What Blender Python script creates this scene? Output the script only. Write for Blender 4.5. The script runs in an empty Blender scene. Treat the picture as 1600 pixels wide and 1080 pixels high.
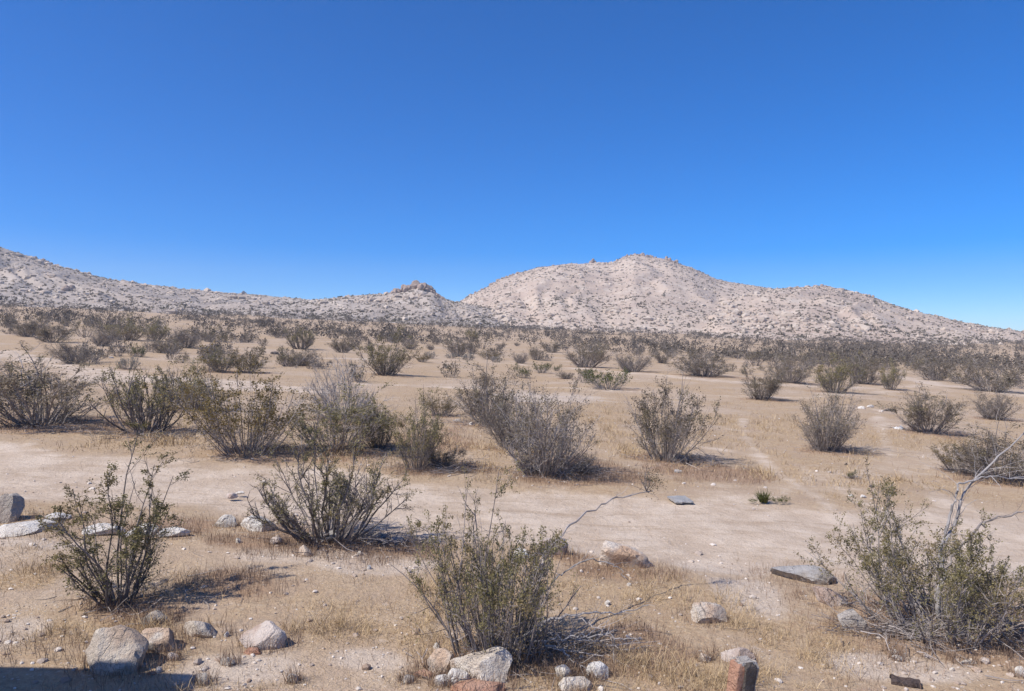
import bpy, math, random
import numpy as np
from mathutils import Vector

# ------------------------------------------------------------------ camera, sky, sun, exposure
sc = bpy.context.scene
C = sc.collection
EYE = 2.4
cam = bpy.data.cameras.new("camera")
cam.sensor_width = 36.0
cam.lens = 36.0 * 1155.0 / 1600.0
cam.clip_start = 0.05
cam.clip_end = 6000.0
cam_o = bpy.data.objects.new("camera", cam)
C.objects.link(cam_o)
cam_o.location = (0, 0, EYE)
cam_o.rotation_euler = (math.radians(90), 0, 0)
sc.camera = cam_o

SUN_EL = math.radians(50)
SUN_TO = (-0.875, -0.484)                      # where the sun stands, seen from above: left, a little behind
w = bpy.data.worlds.new("World"); sc.world = w; w.use_nodes = True
nt = w.node_tree
bg = nt.nodes["Background"]
sky = nt.nodes.new("ShaderNodeTexSky"); sky.sky_type = 'NISHITA'; sky.sun_disc = False
sky.sun_elevation = SUN_EL
sky.sun_rotation = math.atan2(SUN_TO[0], SUN_TO[1])
sky.altitude = 1000; sky.air_density = 0.66; sky.dust_density = 1.3; sky.ozone_density = 3.5
hs = nt.nodes.new("ShaderNodeHueSaturation"); hs.inputs["Saturation"].default_value = 1.56; hs.inputs["Hue"].default_value = 0.508
nt.links.new(sky.outputs[0], hs.inputs["Color"])
nt.links.new(hs.outputs[0], bg.inputs["Color"])
bg.inputs["Strength"].default_value = 0.15

sl = bpy.data.lights.new("sun", 'SUN'); sl.energy = 4.3; sl.angle = math.radians(0.53); sl.color = (1.0, 0.94, 0.86)
so = bpy.data.objects.new("sun", sl); C.objects.link(so)
trav = Vector((-SUN_TO[0] * math.cos(SUN_EL), -SUN_TO[1] * math.cos(SUN_EL), -math.sin(SUN_EL)))
so.rotation_euler = trav.to_track_quat('-Z', 'Y').to_euler()
so.location = (-30, -10, 40)
vs = sc.view_settings
vs.view_transform = 'Standard'; vs.look = 'None'; vs.exposure = 0.45; vs.gamma = 1.0; vs.use_curve_mapping = False
sc.cycles.max_bounces = 6; sc.cycles.diffuse_bounces = 3; sc.cycles.transparent_max_bounces = 4
sc.cycles.use_denoising = True

# ------------------------------------------------------------------ helpers
F = 1155.0
def rngs(s): return np.random.default_rng(s)
def sstep(a, b, x):
    t = np.clip((x - a) / (b - a + 1e-12), 0, 1); return t * t * (3 - 2 * t)
def hash2(ix, iy, s):
    h = (ix.astype(np.int64) * 374761393 + iy.astype(np.int64) * 668265263 + s * 974711) & 0xFFFFFFFF
    h = ((h ^ (h >> 13)) * 1274126177) & 0xFFFFFFFF
    return ((h ^ (h >> 16)) & 0xFFFF) / 65535.0
def vnoise(x, y, s=0):
    ix = np.floor(x); iy = np.floor(y); fx = x - ix; fy = y - iy
    fx = fx * fx * (3 - 2 * fx); fy = fy * fy * (3 - 2 * fy)
    a = hash2(ix, iy, s); b = hash2(ix + 1, iy, s); c = hash2(ix, iy + 1, s); d = hash2(ix + 1, iy + 1, s)
    return (a * (1 - fx) + b * fx) * (1 - fy) + (c * (1 - fx) + d * fx) * fy - 0.5
def fbm(x, y, s=0, o=4):
    r = 0; a = 1.0
    for i in range(o):
        r = r + a * vnoise(x * 2 ** i + 17.3 * i, y * 2 ** i - 9.1 * i, s + i); a *= 0.5
    return r

def mesh_np(name, V, T, mats, parent=None, attrs=None, smooth=False, midx=None):
    V = np.asarray(V, np.float32); T = np.asarray(T, np.int32)
    me = bpy.data.meshes.new(name)
    me.vertices.add(len(V)); me.vertices.foreach_set("co", V.ravel())
    n = T.shape[1]
    me.loops.add(T.size); me.loops.foreach_set("vertex_index", T.ravel())
    me.polygons.add(len(T))
    me.polygons.foreach_set("loop_start", np.arange(0, T.size, n, dtype=np.int32))
    try: me.polygons.foreach_set("loop_total", np.full(len(T), n, np.int32))
    except Exception: pass
    if midx is not None: me.polygons.foreach_set("material_index", np.asarray(midx, np.int32))
    me.polygons.foreach_set("use_smooth", np.full(len(T), smooth, bool))
    for m in (mats if isinstance(mats, (list, tuple)) else [mats]): me.materials.append(m)
    for k, a in (attrs or {}).items():
        at = me.attributes.new(k, 'FLOAT', 'POINT'); at.data.foreach_set("value", np.asarray(a, np.float32))
    me.update(calc_edges=True); me.validate()
    return me
def obj(name, me, parent=None, loc=(0, 0, 0), rotz=0, scale=1):
    o = bpy.data.objects.new(name, me); C.objects.link(o)
    o.location = loc; o.rotation_euler = (0, 0, rotz)
    o.scale = (scale,) * 3 if np.isscalar(scale) else scale
    if parent: o.parent = parent
    return o
def tag(o, label=None, cat=None, group=None, kind=None):
    if label: o["label"] = label
    if cat: o["category"] = cat
    if group: o["group"] = group
    if kind: o["kind"] = kind
    return o

# ------------------------------------------------------------------ terrain
AX, BY = -0.045, 0.0147
def zg(x, y):
    x = np.asarray(x, float); y = np.asarray(y, float)
    d = np.hypot(x, y)
    z = AX * 500 * np.tanh(x / 500) + BY * 600 * np.tanh(y / 600)
    z = z + 4.2 * np.clip((d - 60) / 190, 0, 2.5) ** 1.5
    z = z + 0.045 * fbm(x / 1.6, y / 1.6, 3, 3) * sstep(2, 5, d) + 0.30 * fbm(x / 14, y / 14, 11, 2) * sstep(9, 30, d)
    return z
def unproj(u, row):
    ys = np.geomspace(2.0, 420, 900)
    xs = (u - 800) / F * ys; zr = EYE + (540 - row) / F * ys
    g = zg(xs, ys); k = np.argmax(zr < g)
    if not (zr < g).any(): k = len(ys) - 1
    if k == 0: return np.array([xs[0], ys[0], g[0]])
    a = (zr - g)[k - 1]; b = (zr - g)[k]; t = a / (a - b + 1e-9)
    y = ys[k - 1] + t * (ys[k] - ys[k - 1]); x = (u - 800) / F * y
    return np.array([x, y, float(zg(x, y))])

# tracks: picture points turned into places on the ground
TR = []
def track(pts, hw, soft, st=1.0):
    P = np.array([unproj(*p)[:2] for p in pts]); TR.append((P, hw, soft, st))
track([(-420, 705), (-200, 718), (0, 736), (200, 748), (400, 762), (650, 795), (900, 810), (1100, 826), (1300, 838), (1600, 852), (2000, 880)], 1.6, 0.75, 1.0)
N_MAIN = 1
track([(1330, 815), (1215, 740), (1168, 690), (1160, 655)], 0.22, 0.28, 0.62)
track([(1500, 800), (1390, 720), (1376, 665), (1370, 640)], 0.2, 0.28, 0.55)
track([(1100, 790), (1250, 760), (1420, 720), (1520, 700)], 0.8, 0.9, 0.45)
track([(1420, 835), (1330, 775), (1240, 722), (1110, 700), (1000, 690)], 0.2, 0.3, 0.5)
track([(1290, 690), (1240, 672), (1120, 660), (960, 655)], 0.25, 0.4, 0.4)
track([(520, 560), (640, 562), (800, 568), (920, 577), (1150, 598), (1330, 606), (1500, 603), (1640, 617)], 1.0, 1.2, 0.62)
track([(560, 600), (730, 606), (880, 606), (1000, 612), (1150, 620), (1260, 622), (1400, 612)], 0.75, 1.0, 0.62)
track([(-100, 540), (0, 551), (60, 562), (170, 590), (330, 598), (480, 612)], 1.5, 1.2, 0.8)
track([(1400, 588), (1480, 604), (1640, 622)], 1.2, 0.9, 0.8)
def seg_dist(x, y, P):
    best = np.full(np.shape(x), 1e9)
    for (x0, y0), (x1, y1) in zip(P[:-1], P[1:]):
        dx, dy = x1 - x0, y1 - y0
        t = np.clip(((x - x0) * dx + (y - y0) * dy) / (dx * dx + dy * dy + 1e-9), 0, 1)
        best = np.minimum(best, np.hypot(x - x0 - t * dx, y - y0 - t * dy))
    return best
def road_mask(x, y, which=None):
    r = np.zeros(np.shape(x))
    wob = 1.3 * fbm(x / 2.2, y / 2.2, 31, 4)
    for P, hw, soft, st in (TR if which is None else TR[:which]):
        r = np.maximum(r, st * sstep(hw + soft, hw - soft, seg_dist(x, y, P) + wob * soft))
    return r
def ell(u, v, ru, rv):
    c = unproj(u, v); a = unproj(u + ru, v); b = unproj(u, v + rv); b2 = unproj(u, v - rv)
    return (c[0], c[1], abs(a[0] - c[0]), max(0.15, 0.5 * (abs(b[1] - c[1]) + abs(b2[1] - c[1]))))
def emask(x, y, E):
    r = np.zeros(np.shape(x)); wob = 0.8 * fbm(x / 0.7, y / 0.7, 77, 3)
    for cx, cy, rx, ry in E:
        q = np.hypot((x - cx) / rx, (y - cy) / ry) + wob
        r = np.maximum(r, sstep(1.25, 0.6, q))
    return r
STRAW = [ell(*p) for p in [(560, 985, 120, 26), (110, 985, 130, 28), (40, 905, 70, 30), (620, 700, 90, 22), (1230, 985, 110, 40), (1080, 930, 90, 26), (1190, 870, 70, 10), (1330, 1030, 120, 24), (700, 940, 60, 30), (1100, 1050, 120, 26), (1000, 700, 80, 25), (1200, 665, 90, 18), (1420, 690, 80, 16), (1350, 750, 120, 15), (930, 650, 60, 18), (800, 700, 60, 14), (230, 690, 90, 8)]]
RUST = [ell(*p) for p in [(370, 915, 110, 26), (250, 958, 60, 16), (600, 858, 90, 18), (985, 895, 80, 14), (900, 862, 40, 14), (280, 825, 60, 14), (690, 690, 60, 22), (880, 735, 110, 20), (700, 730, 90, 10), (1120, 740, 60, 14), (1000, 1010, 90, 40), (1540, 985, 90, 18), (1060, 730, 60, 20), (380, 845, 80, 10)]]
BARE = [ell(*p) for p in [(400, 1045, 90, 34), (30, 985, 50, 25), (560, 880, 120, 14), (480, 870, 100, 12), (60, 850, 90, 10), (1180, 930, 60, 26), (1420, 1045, 130, 20), (570, 1030, 60, 18), (1120, 880, 70, 14), (850, 620, 80, 8)]]

# ------------------------------------------------------------------ materials
def mat(name):
    m = bpy.data.materials.new(name); m.use_nodes = True
    n = m.node_tree; b = n.nodes["Principled BSDF"]
    b.inputs["Roughness"].default_value = 0.9
    b.inputs["Specular IOR Level"].default_value = 0.15
    return m, n, b
def N(n, t, **kw):
    o = n.nodes.new(t)
    for k, v in kw.items(): setattr(o, k, v)
    return o
def noise(n, vec, scale, detail=4, rough=0.6):
    o = N(n, "ShaderNodeTexNoise"); o.inputs["Scale"].default_value = scale
    o.inputs["Detail"].default_value = detail; o.inputs["Roughness"].default_value = rough
    if vec is not None: n.links.new(vec, o.inputs["Vector"])
    return o.outputs["Fac"]
def ramp(n, fac, a, b, lo=0.0, hi=1.0):
    o = N(n, "ShaderNodeMapRange"); o.interpolation_type = 'SMOOTHSTEP'
    o.inputs["From Min"].default_value = a; o.inputs["From Max"].default_value = b
    o.inputs["To Min"].default_value = lo; o.inputs["To Max"].default_value = hi
    n.links.new(fac, o.inputs["Value"]); return o.outputs["Result"]
def mix(n, fac, a, b, blend='MIX'):
    o = N(n, "ShaderNodeMix", data_type='RGBA', blend_type=blend)
    for s, v in ((0, fac), (6, a), (7, b)):
        if isinstance(v, (int, float)): o.inputs[s].default_value = v
        elif isinstance(v, tuple): o.inputs[s].default_value = (*v, 1)
        else: n.links.new(v, o.inputs[s])
    return o.outputs[2]
def mth(n, op, a, b):
    o = N(n, "ShaderNodeMath", operation=op)
    for s, v in ((0, a), (1, b)):
        if isinstance(v, (int, float)): o.inputs[s].default_value = v
        else: n.links.new(v, o.inputs[s])
    return o.outputs[0]
def attr(n, k):
    o = N(n, "ShaderNodeAttribute"); o.attribute_name = k; return o.outputs["Fac"]
def bump(n, b, h, st, dist):
    o = N(n, "ShaderNodeBump"); o.inputs["Strength"].default_value = st; o.inputs["Distance"].default_value = dist
    n.links.new(h, o.inputs["Height"]); n.links.new(o.outputs[0], b.inputs["Normal"])

def ground_mat():
    m, n, b = mat("desert_soil")
    pos = N(n, "ShaderNodeNewGeometry").outputs["Position"]
    big = noise(n, pos, 0.22, 5); mid = noise(n, pos, 1.6, 5, 0.65); fine = noise(n, pos, 14, 5, 0.7); grit = noise(n, pos, 70, 3, 0.7)
    soil = mix(n, ramp(n, mid, 0.35, 0.68), (0.40, 0.305, 0.225), (0.48, 0.385, 0.295))
    straw = mix(n, ramp(n, fine, 0.35, 0.65), (0.33, 0.228, 0.14), (0.455, 0.34, 0.215))
    gmask = mth(n, 'MAXIMUM', attr(n, "straw"), ramp(n, big, 0.38, 0.56, 0.1, 0.95))
    gmask = mth(n, 'MULTIPLY', gmask, mth(n, 'SUBTRACT', 1.0, attr(n, "bare")))
    c = mix(n, mth(n, 'MULTIPLY', gmask, ramp(n, mid, 0.25, 0.55)), soil, straw)
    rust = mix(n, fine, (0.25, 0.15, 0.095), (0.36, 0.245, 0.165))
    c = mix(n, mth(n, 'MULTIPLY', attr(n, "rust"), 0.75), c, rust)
    c = mix(n, mth(n, 'MULTIPLY', attr(n, "bare"), 0.6), c, (0.56, 0.48, 0.40))
    road = mix(n, ramp(n, mid, 0.3, 0.7), (0.45, 0.355, 0.27), (0.60, 0.50, 0.40))
    rm = mth(n, 'ADD', attr(n, "road"), mth(n, 'MULTIPLY', mth(n, 'SUBTRACT', mid, 0.5), 0.7))
    c = mix(n, mth(n, 'MULTIPLY', ramp(n, rm, 0.2, 0.75), ramp(n, attr(n, "road"), 0.02, 0.2)), c, road)
    mp = N(n, "ShaderNodeMapping"); mp.inputs["Scale"].default_value = (0.35, 1.9, 1.0); mp.inputs["Rotation"].default_value = (0, 0, 0.10); n.links.new(pos, mp.inputs["Vector"])
    streak = noise(n, mp.outputs[0], 2.2, 6, 0.72); clod = noise(n, pos, 5.5, 4, 0.7)
    c = mix(n, ramp(n, streak, 0.51, 0.66, 0, 0.55), c, (0.33, 0.245, 0.17))
    c = mix(n, ramp(n, clod, 0.57, 0.70, 0, 0.35), c, (0.30, 0.22, 0.155))
    c = mix(n, ramp(n, clod, 0.42, 0.30, 0, 0.35), c, (0.58, 0.50, 0.42))
    c = mix(n, ramp(n, fine, 0.57, 0.72, 0, 0.55), c, (0.24, 0.175, 0.12))
    vo = N(n, "ShaderNodeTexVoronoi"); vo.inputs["Scale"].default_value = 26; n.links.new(pos, vo.inputs["Vector"])
    chips = mth(n, 'MULTIPLY', ramp(n, vo.outputs["Distance"], 0.30, 0.18), ramp(n, mid, 0.50, 0.62))
    c = mix(n, mth(n, 'MULTIPLY', chips, 0.6), c, (0.60, 0.54, 0.47))
    c = mix(n, 0.5, c, mix(n, grit, (0.0, 0.0, 0.0), (1, 1, 1)), 'OVERLAY')
    c = mix(n, 0.12, c, (0.36, 0.25, 0.14))
    n.links.new(c, b.inputs["Base Color"])
    h = mth(n, 'ADD', mth(n, 'MULTIPLY', fine, 0.8), mth(n, 'ADD', mth(n, 'MULTIPLY', grit, 0.25), mth(n, 'MULTIPLY', mid, 1.2)))
    bump(n, b, h, 0.7, 0.05)
    b.inputs["Roughness"].default_value = 1.0
    return m
M = {}
M["ground"] = ground_mat()

def hill_mat(name, c1, c2, c3):
    m, n, b = mat(name)
    pos = N(n, "ShaderNodeNewGeometry").outputs["Position"]
    big = noise(n, pos, 0.012, 4); mid = noise(n, pos, 0.11, 5, 0.7); fine = noise(n, pos, 0.6, 4, 0.75)
    c = mix(n, ramp(n, big, 0.4, 0.62), c1, c2)
    c = mix(n, ramp(n, mid, 0.48, 0.66, 0, 0.7), c, c3)
    c = mix(n, ramp(n, fine, 0.58, 0.72, 0, 0.4), c, (0.22, 0.175, 0.145))
    c = mix(n, attr(n, "trail"), c, (0.56, 0.48, 0.40))
    n.links.new(c, b.inputs["Base Color"])
    bump(n, b, mth(n, 'ADD', mid, fine), 0.8, 0.7)
    b.inputs["Roughness"].default_value = 1.0
    return m
M["hill_grey"] = hill_mat("hill_rock_grey", (0.40, 0.345, 0.295), (0.345, 0.29, 0.245), (0.49, 0.435, 0.375))
M["hill_pink"] = hill_mat("hill_rock_pink", (0.49, 0.395, 0.315), (0.43, 0.338, 0.27), (0.56, 0.48, 0.395))

def var_mat(name, dark, light, rough=0.85, objvar=0.25, transl=0.0, patch=None):
    """plant / scatter material: per-piece variation from the 'var' attribute, per-object variation from Object Info"""
    m, n, b = mat(name)
    c = mix(n, attr(n, "var"), dark, light)
    if patch:
        tc = N(n, "ShaderNodeTexCoord").outputs["Object"]
        c = mix(n, ramp(n, noise(n, tc, 2.2, 3), 0.45, 0.62, 0, 0.8), c, patch)
    oi = N(n, "ShaderNodeObjectInfo").outputs["Random"]
    hv = N(n, "ShaderNodeHueSaturation")
    n.links.new(c, hv.inputs["Color"])
    n.links.new(ramp(n, oi, 0, 1, 1 - objvar, 1 + objvar), hv.inputs["Value"])
    n.links.new(hv.outputs[0], b.inputs["Base Color"])
    b.inputs["Roughness"].default_value = rough
    if name.startswith("leaf"):
        tl = N(n, "ShaderNodeBsdfTranslucent"); ms = N(n, "ShaderNodeMixShader"); ms.inputs[0].default_value = 0.3
        n.links.new(hv.outputs[0], tl.inputs["Color"]); n.links.new(b.outputs[0], ms.inputs[1]); n.links.new(tl.outputs[0], ms.inputs[2])
        n.links.new(ms.outputs[0], n.nodes["Material Output"].inputs["Surface"])
    return m
M["stem_dark"] = var_mat("bark_dark_grey", (0.10, 0.085, 0.08), (0.30, 0.265, 0.25))
M["stem_grey"] = var_mat("bark_grey", (0.14, 0.12, 0.11), (0.37, 0.33, 0.305), objvar=.15)
M["stem_pale"] = var_mat("bark_silver", (0.20, 0.185, 0.175), (0.37, 0.345, 0.33), objvar=0.05)
M["stem_brown"] = var_mat("twig_brown", (0.13, 0.085, 0.055), (0.30, 0.21, 0.14))
M["leaf_olive"] = var_mat("leaf_olive", (0.125, 0.112, 0.046), (0.36, 0.315, 0.155), 0.6, objvar=.15, patch=(0.27, 0.205, 0.105))
M["leaf_brown"] = var_mat("leaf_dormant", (0.115, 0.092, 0.062), (0.29, 0.235, 0.165), objvar=.18, patch=(0.20, 0.175, 0.10))
M["leaf_green"] = var_mat("leaf_green", (0.055, 0.065, 0.018), (0.17, 0.18, 0.06), 0.6, 0.1)
M["leaf_grey"] = var_mat("leaf_ash_grey", (0.15, 0.145, 0.12), (0.33, 0.32, 0.28), objvar=0.1)
M["leaf_ochre"] = var_mat("leaf_ochre", (0.12, 0.085, 0.03), (0.26, 0.20, 0.085), objvar=0.1)
M["far_brush"] = var_mat("far_brush", (0.075, 0.066, 0.05), (0.17, 0.148, 0.112), 1.0)
M["belt_brush"] = var_mat("belt_brush", (0.105, 0.09, 0.075), (0.175, 0.15, 0.125), 1.0, objvar=.12)
M["straw"] = var_mat("dry_straw", (0.30, 0.205, 0.11), (0.56, 0.43, 0.265), objvar=0)
M["weed"] = var_mat("dry_weed", (0.15, 0.095, 0.065), (0.38, 0.27, 0.19), objvar=0)
M["pebble"] = var_mat("pebble_stone", (0.26, 0.19, 0.145), (0.66, 0.60, 0.53), objvar=0)
M["hill_boulder"] = var_mat("hill_boulder", (0.33, 0.27, 0.218), (0.53, 0.45, 0.37), objvar=0)

def rock_mat(name, base, light, stain, amt, dark=(0.16, 0.14, 0.125)):
    m, n, b = mat(name)
    tc = N(n, "ShaderNodeTexCoord").outputs["Object"]
    oi = N(n, "ShaderNodeObjectInfo").outputs["Random"]
    va = N(n, "ShaderNodeVectorMath", operation='ADD'); n.links.new(tc, va.inputs[0])
    cx = N(n, "ShaderNodeCombineXYZ"); n.links.new(mth(n, 'MULTIPLY', oi, 50.0), cx.inputs[0]); n.links.new(cx.outputs[0], va.inputs[1])
    v = va.outputs[0]
    a = noise(n, v, 4, 5, 0.6); f = noise(n, v, 26, 5, 0.7); s = noise(n, v, 2.3, 3); g = noise(n, v, 110, 2)
    c = mix(n, ramp(n, a, 0.35, 0.65), base, light)
    c = mix(n, ramp(n, s, 0.62 - amt * 0.35, 0.72 - amt * 0.3, 0, 0.85), c, stain)
    c = mix(n, ramp(n, f, 0.58, 0.72, 0, 0.6), c, dark)
    wv = N(n, "ShaderNodeVectorMath", operation='MULTIPLY_ADD'); nz = N(n, "ShaderNodeTexNoise"); nz.inputs["Scale"].default_value = 6; n.links.new(v, nz.inputs["Vector"])
    n.links.new(nz.outputs["Color"], wv.inputs[0]); wv.inputs[1].default_value = (.25, .25, .25); n.links.new(v, wv.inputs[2])
    vc = N(n, "ShaderNodeTexVoronoi", feature='DISTANCE_TO_EDGE'); vc.inputs["Scale"].default_value = 2.6; n.links.new(wv.outputs[0], vc.inputs["Vector"])
    crack = ramp(n, vc.outputs["Distance"], 0.0, 0.022, 1.0, 0.0)
    c = mix(n, mth(n, 'MULTIPLY', crack, ramp(n, s, 0.45, 0.62, .0, .5)), c, dark)
    c = mix(n, 0.3, c, mix(n, g, (0, 0, 0), (1, 1, 1)), 'OVERLAY')
    n.links.new(c, b.inputs["Base Color"])
    bump(n, b, mth(n, 'ADD', mth(n, 'MULTIPLY', a, 1.0), mth(n, 'ADD', mth(n, 'MULTIPLY', f, 0.6), mth(n, 'SUBTRACT', mth(n, 'MULTIPLY', g, 0.18), mth(n, 'MULTIPLY', crack, 0.12)))), 1.0, 0.06)
    b.inputs["Roughness"].default_value = 0.95
    return m
M["r_cream"] = rock_mat("rock_cream", (0.54, 0.46, 0.375), (0.70, 0.64, 0.56), (0.50, 0.35, 0.245), 0.3)
M["r_white"] = rock_mat("rock_white", (0.60, 0.545, 0.475), (0.74, 0.71, 0.66), (0.54, 0.45, 0.37), 0.2, (0.36, 0.32, 0.28))
M["r_grey"] = rock_mat("rock_grey", (0.36, 0.32, 0.28), (0.50, 0.455, 0.405), (0.40, 0.33, 0.27), 0.3)
M["r_beige"] = rock_mat("rock_beige", (0.48, 0.41, 0.34), (0.62, 0.55, 0.465), (0.44, 0.33, 0.25), 0.4)
M["r_pink"] = rock_mat("rock_pink", (0.45, 0.36, 0.31), (0.62, 0.54, 0.48), (0.46, 0.33, 0.26), 0.3)
M["r_orange"] = rock_mat("rock_orange", (0.58, 0.47, 0.37), (0.70, 0.63, 0.55), (0.54, 0.36, 0.235), 0.35)
M["r_red"] = rock_mat("rock_brick_red", (0.40, 0.205, 0.135), (0.50, 0.31, 0.225), (0.42, 0.26, 0.18), 0.4)
M["r_dark"] = rock_mat("rock_dark", (0.075, 0.065, 0.06), (0.14, 0.12, 0.11), (0.10, 0.075, 0.06), 0.3, (0.04, 0.035, 0.03))
M["r_slab"] = rock_mat("rock_weathered_slab", (0.29, 0.275, 0.26), (0.46, 0.435, 0.41), (0.32, 0.28, 0.24), 0.2, (0.10, 0.095, 0.09))
M["r_hill"] = rock_mat("rock_hilltop", (0.29, 0.22, 0.18), (0.40, 0.32, 0.265), (0.27, 0.20, 0.165), 0.4, (0.14, 0.11, 0.095))

# ------------------------------------------------------------------ ground sheet (front fan fine, back fan coarse), the dirt track cut out of it
def ground_build():
    r = np.concatenate([np.linspace(0.3, 3.6, 12)[:-1], np.geomspace(3.6, 60, 270)[:-1], np.geomspace(60, 400, 90)[:-1], np.geomspace(400, 860, 10)])
    a = np.concatenate([np.linspace(-180, -62, 50)[:-1], np.linspace(-62, 62, 430)[:-1], np.linspace(62, 180, 50)])
    A, R = np.meshgrid(np.radians(a), r)
    X = R * np.sin(A); Y = R * np.cos(A)
    x = X.ravel(); y = Y.ravel(); z = zg(x, y)
    rm = road_mask(x, y)
    z = z - 0.05 * road_mask(x, y, 1)
    main = road_mask(x, y, 1)
    nr, na = X.shape
    i = np.arange(nr * na).reshape(nr, na)
    Q = np.stack([i[:-1, :-1], i[:-1, 1:], i[1:, 1:], i[1:, :-1]], -1).reshape(-1, 4)[:, ::-1]
    V = np.stack([x, y, z], 1)
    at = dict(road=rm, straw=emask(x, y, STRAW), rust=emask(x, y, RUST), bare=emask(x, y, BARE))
    isr = main[Q].mean(1) > 0.5
    def sub(mask, name):
        q = Q[mask]; us, inv = np.unique(q, return_inverse=True)
        me = mesh_np(name, V[us], inv.reshape(-1, 4), M["ground"], attrs={k: v[us] for k, v in at.items()}, smooth=True)
        return obj(name, me)
    c = obj("ground", mesh_np("ground", np.vstack([V, [[0, 0, 0]]])[:1], np.zeros((0, 3), int), M["ground"])) if False else None
    tag(sub(~isr, "ground"), "flat tan desert floor of sand, grit and dry straw", kind="structure")
    tag(sub(isr, "dirt_track"), "pale sandy dirt track crossing the desert floor from left to right", kind="structure")

# ------------------------------------------------------------------ hills
class Hill:
    def __init__(s, sky, D, T, seed, amp):
        s.su = np.array([p[0] for p in sky], float); s.sr = np.array([p[1] for p in sky], float)
        s.D, s.T, s.seed, s.amp = D, T, seed, amp
    def d(s, u, t):
        D = np.interp(u, *zip(*s.D)); T = np.interp(u, *zip(*s.T))
        return T + (D - T) * t
    def xyz(s, u, t, rough=True):
        u = np.asarray(u, float); t = np.asarray(t, float)
        y = s.d(u, t); x = (u - 800) / F * y
        row = np.interp(u, s.su, s.sr)
        D = s.d(u, np.ones_like(u)); T = s.d(u, np.zeros_like(u))
        zr = EYE + (540 - row) / F * D
        zt = zg((u - 800) / F * T, T) - 0.6
        tt = np.clip(t, 0, 1)
        p = 0.62 * tt ** 1.15 + 0.38 * np.sin(np.pi / 2 * tt)
        p = np.where(t > 1, 1 - 0.9 * (t - 1) - 0.3 * (t - 1) ** 2, p)
        p = np.where(t < 0, t * 0.6, p)
        z = zt + (zr - zt) * p
        if rough:
            k = np.clip(t * 3, 0, 1)
            gul = fbm(u / 45 + 3 * fbm(x / 60, y / 60, s.seed + 5, 2), t * 1.5, s.seed + 9, 2)
            k2 = np.sin(np.pi * np.clip(t, 0, 1))
            z = z + s.amp * (0.9 * k * fbm(x / 9, y / 9, s.seed, 4) + 5.0 * k2 * gul + 2.0 * k2 * fbm(x / 40, y / 40, s.seed + 3, 3))
        return x, y, z
H_LEFT = Hill([(-480, 326), (-250, 345), (-100, 370), (0, 387), (55, 403), (79, 412), (137, 429), (189, 440), (250, 447), (320, 455), (395, 460), (447, 467), (491, 471), (560, 484), (640, 505), (720, 530), (800, 545)],
              [(-480, 410), (0, 400), (400, 430), (800, 430)], [(-480, 203), (0, 205), (400, 240), (800, 300)], 100, 1.0)
H_CRAG = Hill([(300, 530), (380, 495), (440, 475), (500, 468), (545, 462), (600, 459), (625, 455), (651, 449), (672, 454), (692, 467), (716, 473), (760, 481), (820, 492), (880, 505), (950, 522), (1020, 540)],
              [(300, 380), (1020, 370)], [(300, 255), (1020, 265)], 200, 0.7)
H_MAIN = Hill([(560, 540), (640, 510), (716, 473), (737, 461), (761, 449), (785, 434), (809, 428), (844, 418), (878, 413), (919, 412), (957, 410), (978, 402), (991, 398), (1016, 401), (1047, 407), (1084, 420), (1119, 436), (1146, 442), (1198, 450), (1300, 470), (1400, 500), (1500, 530), (1600, 555)],
              [(560, 540), (991, 600), (1600, 600)], [(560, 330), (800, 285), (1600, 300)], 300, 1.2)
H_SPUR = Hill([(900, 556), (1000, 530), (1080, 497), (1140, 467), (1198, 452), (1232, 450), (1277, 447), (1308, 450), (1325, 455), (1352, 460), (1394, 475), (1428, 487), (1480, 498), (1531, 508), (1600, 519), (1750, 533), (1950, 545), (2080, 552)],
              [(900, 470), (1300, 450), (1600, 460), (2080, 470)], [(900, 262), (1200, 250), (1600, 245), (2080, 250)], 400, 1.0)
TRAILS = {id(H_CRAG): [((438, .35), (465, 1.0), 2.2), ((488, 1.0), (548, .35), 4.0)], id(H_MAIN): [((905, .93), (940, .78), 2.5), ((840, .72), (862, .60), 2.0), ((868, .02), (862, .10), 3.0)], id(H_LEFT): [], id(H_SPUR): []}
def hill_mesh(name, h, m, label):
    u = np.arange(h.su[0], h.su[-1] + 1, 3.4); t = np.concatenate([np.linspace(-0.06, 1.1, 120), np.linspace(1.12, 1.6, 14)])
    U, T = np.meshgrid(u, t); uu, tt = U.ravel(), T.ravel()
    x, y, z = h.xyz(uu, tt)
    tr = np.zeros(len(uu))
    for (u0, t0), (u1, t1), wd in TRAILS[id(h)]:
        k = np.clip((tt - t0) / (t1 - t0), 0, 1)
        uc = u0 + (u1 - u0) * k + 5 * np.sin(k * 7)
        inside = (tt >= min(t0, t1)) & (tt <= max(t0, t1))
        tr = np.maximum(tr, inside * sstep(wd * 1.6, wd * 0.5, np.abs(uu - uc)))
    nr, nc = U.shape; i = np.arange(nr * nc).reshape(nr, nc)
    Q = np.stack([i[:-1, :-1], i[:-1, 1:], i[1:, 1:], i[1:, :-1]], -1).reshape(-1, 4)
    o = obj(name, mesh_np(name, np.stack([x, y, z], 1), Q, m, attrs=dict(trail=tr), smooth=True))
    tag(o, label, kind="structure")
hill_mesh("hill", H_LEFT, M["hill_grey"], "long grey boulder-strewn hill rising toward the left edge")
hill_mesh("hill", H_CRAG, M["hill_grey"], "low pale hill with a small rocky crag on top")
hill_mesh("hill", H_MAIN, M["hill_pink"], "tallest pinkish rocky hill with a rounded summit")
hill_mesh("hill", H_SPUR, M["hill_pink"], "broad pinkish rocky shoulder sloping down to the right edge")

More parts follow.
